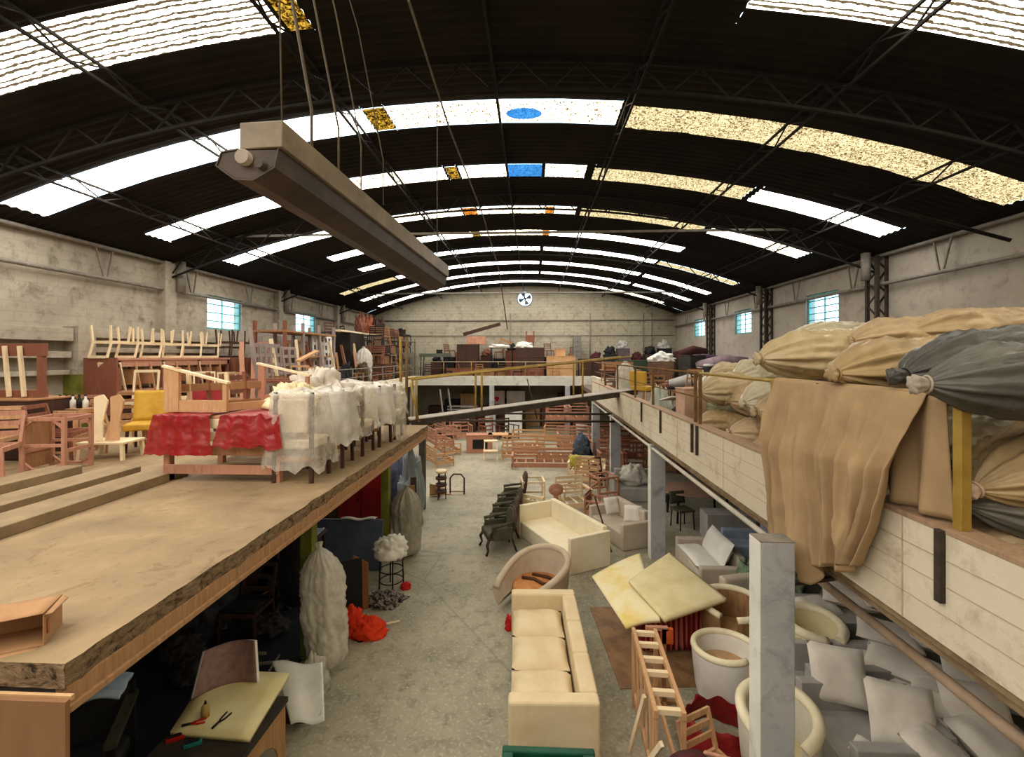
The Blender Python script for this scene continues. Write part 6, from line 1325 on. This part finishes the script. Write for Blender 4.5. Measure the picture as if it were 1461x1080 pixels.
for i in range(12):
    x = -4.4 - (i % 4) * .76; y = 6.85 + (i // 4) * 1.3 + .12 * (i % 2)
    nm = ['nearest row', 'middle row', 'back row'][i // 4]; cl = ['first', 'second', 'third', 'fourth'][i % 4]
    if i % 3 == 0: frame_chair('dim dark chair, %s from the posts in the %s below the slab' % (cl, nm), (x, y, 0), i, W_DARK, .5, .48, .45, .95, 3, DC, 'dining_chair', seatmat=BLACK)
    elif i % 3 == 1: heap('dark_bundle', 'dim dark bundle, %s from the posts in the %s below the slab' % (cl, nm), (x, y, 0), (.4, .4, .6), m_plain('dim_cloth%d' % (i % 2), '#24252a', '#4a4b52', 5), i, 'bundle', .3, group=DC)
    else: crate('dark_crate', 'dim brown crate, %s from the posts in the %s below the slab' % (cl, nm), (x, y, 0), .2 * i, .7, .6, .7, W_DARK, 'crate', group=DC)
t = thing('bicycle_frame', 'toppled metal tube frame on the dim floor below the slab', 'frame', (-4.0, 5.5, 0), .4)
MB().tube([(0, 0, .05), (.6, .1, .12), (.7, .5, .1)], .018, 8).obj('tube_bar', M_GREYSTEEL, t); MB().tube([(.32 * math.cos(2 * PI * i / 24), .5 + .32 * math.sin(2 * PI * i / 24), .05) for i in range(24)], .018, 8, closed=True).obj('hoop', BLACK, t); MB().tube([(.1, .02, .06), (.05, -.05, .28)], .014, 6).obj('stub', WHITEC, t)
o = sack('hanging_garment', 'long black garment hanging beside the first green post', (-3.75, 7.0, 2.1), (0, 0, -1), 1.75, .2, BLACK, 77, cat='garment', knot=False)
table('side_table', 'dim table with pale bluish sheets behind the black garment', (-4.6, 8.35, 0), 0, 1.3, .6, .95, W_DARK)
for i in range(2): quad_sheet('blue_sheet', ['pale bluish sheet at the left of the dim table', 'pale bluish sheet at the right of the dim table'][i], [V((-5.2 + .62 * i, 8.1, .97)), V((-4.62 + .62 * i, 8.1, .97)), V((-4.62 + .62 * i, 8.6, 1.0)), V((-5.2 + .62 * i, 8.6, 1.04))], .02, m_plain('pale_bluish_sheet', '#8fa0b8', '#a9b8cc'), 'sheet', lambda u, w: .03 * math.sin(u * 6))
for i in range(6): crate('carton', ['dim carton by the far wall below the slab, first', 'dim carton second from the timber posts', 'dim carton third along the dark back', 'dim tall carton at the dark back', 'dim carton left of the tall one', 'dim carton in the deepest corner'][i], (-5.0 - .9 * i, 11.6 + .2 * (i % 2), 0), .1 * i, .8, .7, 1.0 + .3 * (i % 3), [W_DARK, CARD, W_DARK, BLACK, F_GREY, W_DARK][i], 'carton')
# wrinkled navy sheet added to darken the shaded floor below the slab, tools and dark offcuts on it
SHADE_SHEET = m_plain('navy_shade_sheet', '#14171f', '#20242e', 3, .6, .3)  # near-black colour stands in for the deep shade on this floor
def shade_sheet_point(u, w): 
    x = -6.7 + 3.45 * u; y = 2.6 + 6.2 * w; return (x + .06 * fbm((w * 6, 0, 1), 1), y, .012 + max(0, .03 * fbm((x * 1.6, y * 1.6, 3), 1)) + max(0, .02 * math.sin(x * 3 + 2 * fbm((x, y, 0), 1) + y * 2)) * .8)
o = MB().grid(shade_sheet_point, 60, 90).obj('shade_sheet', SHADE_SHEET); tag(o, 'wrinkled navy sheet added to darken the floor below the mezzanine', 'shade_sheet')
SCR = ['next to the green post', 'left of the black garment', 'before the dim table', 'near the toppled hoop', 'at the edge of the shade sheet', 'in the middle of the shade sheet', 'behind the toppled hoop', 'toward the chipboard sheet', 'beside the charcoal chair', 'under the dim table front']
for i in range(10):
    x, y = [(-3.6, 6.1), (-4.1, 6.9), (-4.7, 7.4), (-4.5, 5.9), (-3.4, 5.5), (-5.0, 6.3), (-4.0, 6.3), (-3.7, 4.4), (-4.9, 4.9), (-4.3, 7.7)][i]
    if i % 2 == 0: stick('metal_offcut', 'thin metal offcut ' + SCR[i], (x - .25, y, .06), (x + .25, y + .2 * math.sin(i), .12 + .1 * (i % 3)), .03, [M_GREYSTEEL, BLACK, W_MID][i % 3], 'offcut')
    else: heap('black_scrap', 'black scrap heap ' + SCR[i], (x, y, .02), (.26, .22, .2), m_plain('black_scraps', '#18181b', '#3d3a3c', 14, .7, .3), 50 + i, 'scrap', .3, 2.4)
# ================================================================ more of the stored jumble on the galleries
def at(i): return ORD[i]
ORD = ['first', 'second', 'third', 'fourth', 'fifth', 'sixth', 'seventh', 'eighth', 'ninth', 'tenth', 'eleventh', 'twelfth', 'thirteenth', 'fourteenth', 'fifteenth', 'sixteenth']
rnd = random.Random(11)
# left gallery: tall bare frames along the wall, boards stacked upright, dark chairs
for i in range(8):
    y = 15.1 + i * .62; x = -9.4 + .25 * (i % 3); h = 1.5 + .6 * rnd.random(); m = MB(); w = .7 + .2 * rnd.random(); q = .06
    m.bar((-w / 2, 0, 0), (-w / 2, 0, h), q).bar((w / 2, 0, 0), (w / 2, 0, h), q)
    for k in range(3 + i % 3): z = .1 + (h - .15) * k / (2 + i % 3); m.bar((-w / 2, 0, z), (w / 2, 0, z), .04, .07)
    o = m.obj('ladder_panel', [W_PINK, M_MAUVE, W_MID, W_PINE, W_RED][i % 5]); place(o, (x, y, ZB), .7 + .4 * math.sin(i * 2), -.1)
    tag(o, '%s tall laddered panel along the left gallery wall, counted from the mezzanine' % at(i), 'panel', 'laddered panels on the left gallery')
for i in range(10):
    y = 17.6 + i * .72; x = -8.6
    frame_chair('%s stacked bare frame behind the lattice panels, counted toward the end wall' % at(i), (x, y, ZB), i * 1.1, [W_MID, W_PINE, W_RED, W_DARK][i % 4], .5, .5, .5, 1.05 + .25 * (i % 3), 4, 'bare frames behind the lattices')
for i in range(4):
    y = 17.0 + i * .85; p = (-7.1 - .1 * (i % 2), y, ZB)
    if i % 2: frame_sofa('%s low carcass along the left gallery rail, counted toward the end wall' % at(i), p, PI / 2, .75, .7, .8, [W_MID, W_RED][i // 2 % 2], .55, 'armchair_carcass', 'low carcasses by the left gallery rail', 3, 'armchair frame')
    else: heap('dark_bundle', '%s dark bundle along the left gallery rail, counted toward the end wall' % at(i), p, (.3, .3, .7), [BLACK, m_plain('umber_cloth', '#3b2d22', '#55412f', 4)][i // 2 % 2], 90 + i, 'bundle', .25)
for i in range(9):
    y = 20.2 + i * .95; crate('dark_cabinet', '%s dark cabinet in the back row of the left gallery' % at(i), (-9.5, y, ZB), PI / 2, .85, .7, 1.5 + .5 * math.sin(i * 1.7) ** 2, [W_DARK, BLACK, W_RED][i % 3], 'cabinet', doors=1 + i % 2, group='dark cabinets at the back of the left gallery')
    frame_chair('dark chair piled on the %s dark cabinet of the left gallery back row' % at(i), (-9.5, y, ZB + 1.5 + .5 * math.sin(i * 1.7) ** 2 + .005), i * .8, [W_DARK, W_RED, BLACK][i % 3], .46, .46, .42, .85, 3, 'dark chairs piled on cabinets')
# far gallery: row of dark furniture behind the chests
for i in range(12):
    x = -6.0 + i * .78; h = [.9, 1.2, 1.5, 1.0, 1.3, 1.1, 1.6, .95, 1.35, 1.2, 1.0, 1.4][i]
    if abs(x + 3.6) < .3 or abs(x) < .3: pass
    crate('dark_chest', '%s dark case from the left in the back row on the far gallery' % at(i), (x, 28.45, ZB), 0, .7, .6, h, [W_DARK, BLACK, W_RED, W_MID][i % 4], 'case', doors=1 + i % 2, group='dark cases on the far gallery')
    if i % 2 == 0: heap('dark_bundle', 'small dark bundle on the %s case of the far gallery back row' % at(i), (x, 28.4, ZB + h), (.24, .2, .3), [BLACK, W_RED, W_DARK][i % 3], 130 + i, 'bundle', .3)
    else: frame_chair('dark chair set upon the %s case of the far gallery back row' % at(i), (x, 28.45, ZB + h + .005), i, [W_DARK, W_RED][i % 2], .44, .44, .42, .8, 3, 'dark chairs on the far gallery cases')
for i in range(8):
    x = -5.9 + i * 1.02
    frame_chair('%s dark chair from the left right behind the far guard rail' % at(i), (x, 25.45, ZB), i * .9, [W_DARK, BLACK, W_RED, W_MID][i % 4], .45, .42, .42, .8, 3, 'dark chairs behind the far guard rail')
for i in range(7):
    x = 3.8 + i * .8; crate('dark_chest', '%s dark chest from the left in the far right corner row' % at(i), (x, 27.6 - .15 * (i % 2), ZB), 0, .7, .7, 1.0 + .35 * (i % 3), [W_DARK, BLACK, m_plain('plum_grey', '#4a3d42', '#63555a', 4), W_MID][i % 4], 'chest', doors=1, group='dark chests in the far right corner')
    heap('dark_bundle', 'bundle lying on the %s dark chest in the far right corner' % at(i), (x, 27.6 - .15 * (i % 2), ZB + 1.0 + .35 * (i % 3)), (.3, .25, .35), [F_MAROON, BLACK, F_GREY][i % 3], 150 + i, 'bundle', .3)
# under the far gallery and below the left gallery: dim cases
for i in range(9):
    x = -6.0 + i * 1.0; crate('dim_case', '%s dim case from the left below the far gallery' % at(i), (x, 28.3, 0), 0, .9, .8, 1.2 + .4 * (i % 3), [W_DARK, BLACK, CARD, W_RED][i % 4], 'case', group='dim cases below the far gallery')
for i in range(5):
    frame_sofa('%s dim carcass from the left just before the far gallery posts' % at(i), (-5.6 + i * .98 if i < 3 else -5.2 + i * .98, 23.6, 0), .2 * i, .85, .8, 1.0, [W_RED, W_DARK, W_PINK][i % 3], .7, 'armchair_carcass', 'dim carcasses before the far gallery', 3, 'armchair frame')
# right gallery jumble up to the wall
for i in range(12):
    y = 12.0 + i * .72; x = 8.4; crate('dark_case', '%s dark case against the right wall, counted from the sacks' % at(i), (x, y, ZR), -PI / 2, .65, .6, [.9, 1.3, 1.1][i % 3], [W_DARK, BLACK, F_GREY, W_MID][i % 4], 'case', doors=1, group='dark cases along the right wall')
for i in range(8):
    y = 15.6 + i * 1.05; frame_chair('%s small chair behind the right gallery return, counted from the aisle end' % at(i), (4.3 + .5 * (i % 2), y, ZR), i, [W_MID, BLACK, W_DARK, W_RED][i % 4], .46, .44, .44, .9, 3, 'small chairs on the right gallery')
# more cushions under the right gallery
for i in range(10):
    x, y, z = [(5.9, 7.6, .3), (6.3, 6.6, .3), (6.3, 5.6, .3), (6.0, 4.6, .2), (5.2, 8.2, .2), (4.9, 6.6, .95), (5.7, 5.5, .85), (5.6, 4.3, .5), (6.0, 3.7, .15), (5.0, 9.0, .15)][i]
    pillow('%s loose cushion in the shadowy rear of the heap, counted from the post' % at(i), (x, y, z), .7, .55, .24, .6 * i, .2 * math.sin(i), 60 + i)

for lv in range(3):
    for i in range(4):
        frame_chair('%s chair in the %s tier of the dark pile by the left gallery rail' % (at(i), ['bottom', 'middle', 'top'][lv]), (-7.12, 20.4 + i * .98, ZB + .88 * lv + .002 * lv), .15 * i + .1 * lv, [W_DARK, W_RED, BLACK, W_MID][(i + lv) % 4], .62, .6, .44, .86, 4, 'tiers of dark chairs by the left gallery rail')
for i in range(12):
    y = 13.7 + .5 * i; x = -7.25 - .12 * (i % 2)
    stick('board', '%s upright board inside the left gallery edge, counted from the mezzanine' % at(i), (x, y, ZB), (x - .3, y + .25 * math.sin(i * 2), ZB + 1.2 + .6 * abs(math.sin(i * 1.3))), .09, [W_PINK, W_PALE, W_MID, W_RED, M_MAUVE][i % 5], 'board', .04, 'upright boards on the left gallery edge')
_d = {k: v for k, v in LABELS.items() if len(v) > 1}
if _d: print('DUPLICATE LABELS', _d)
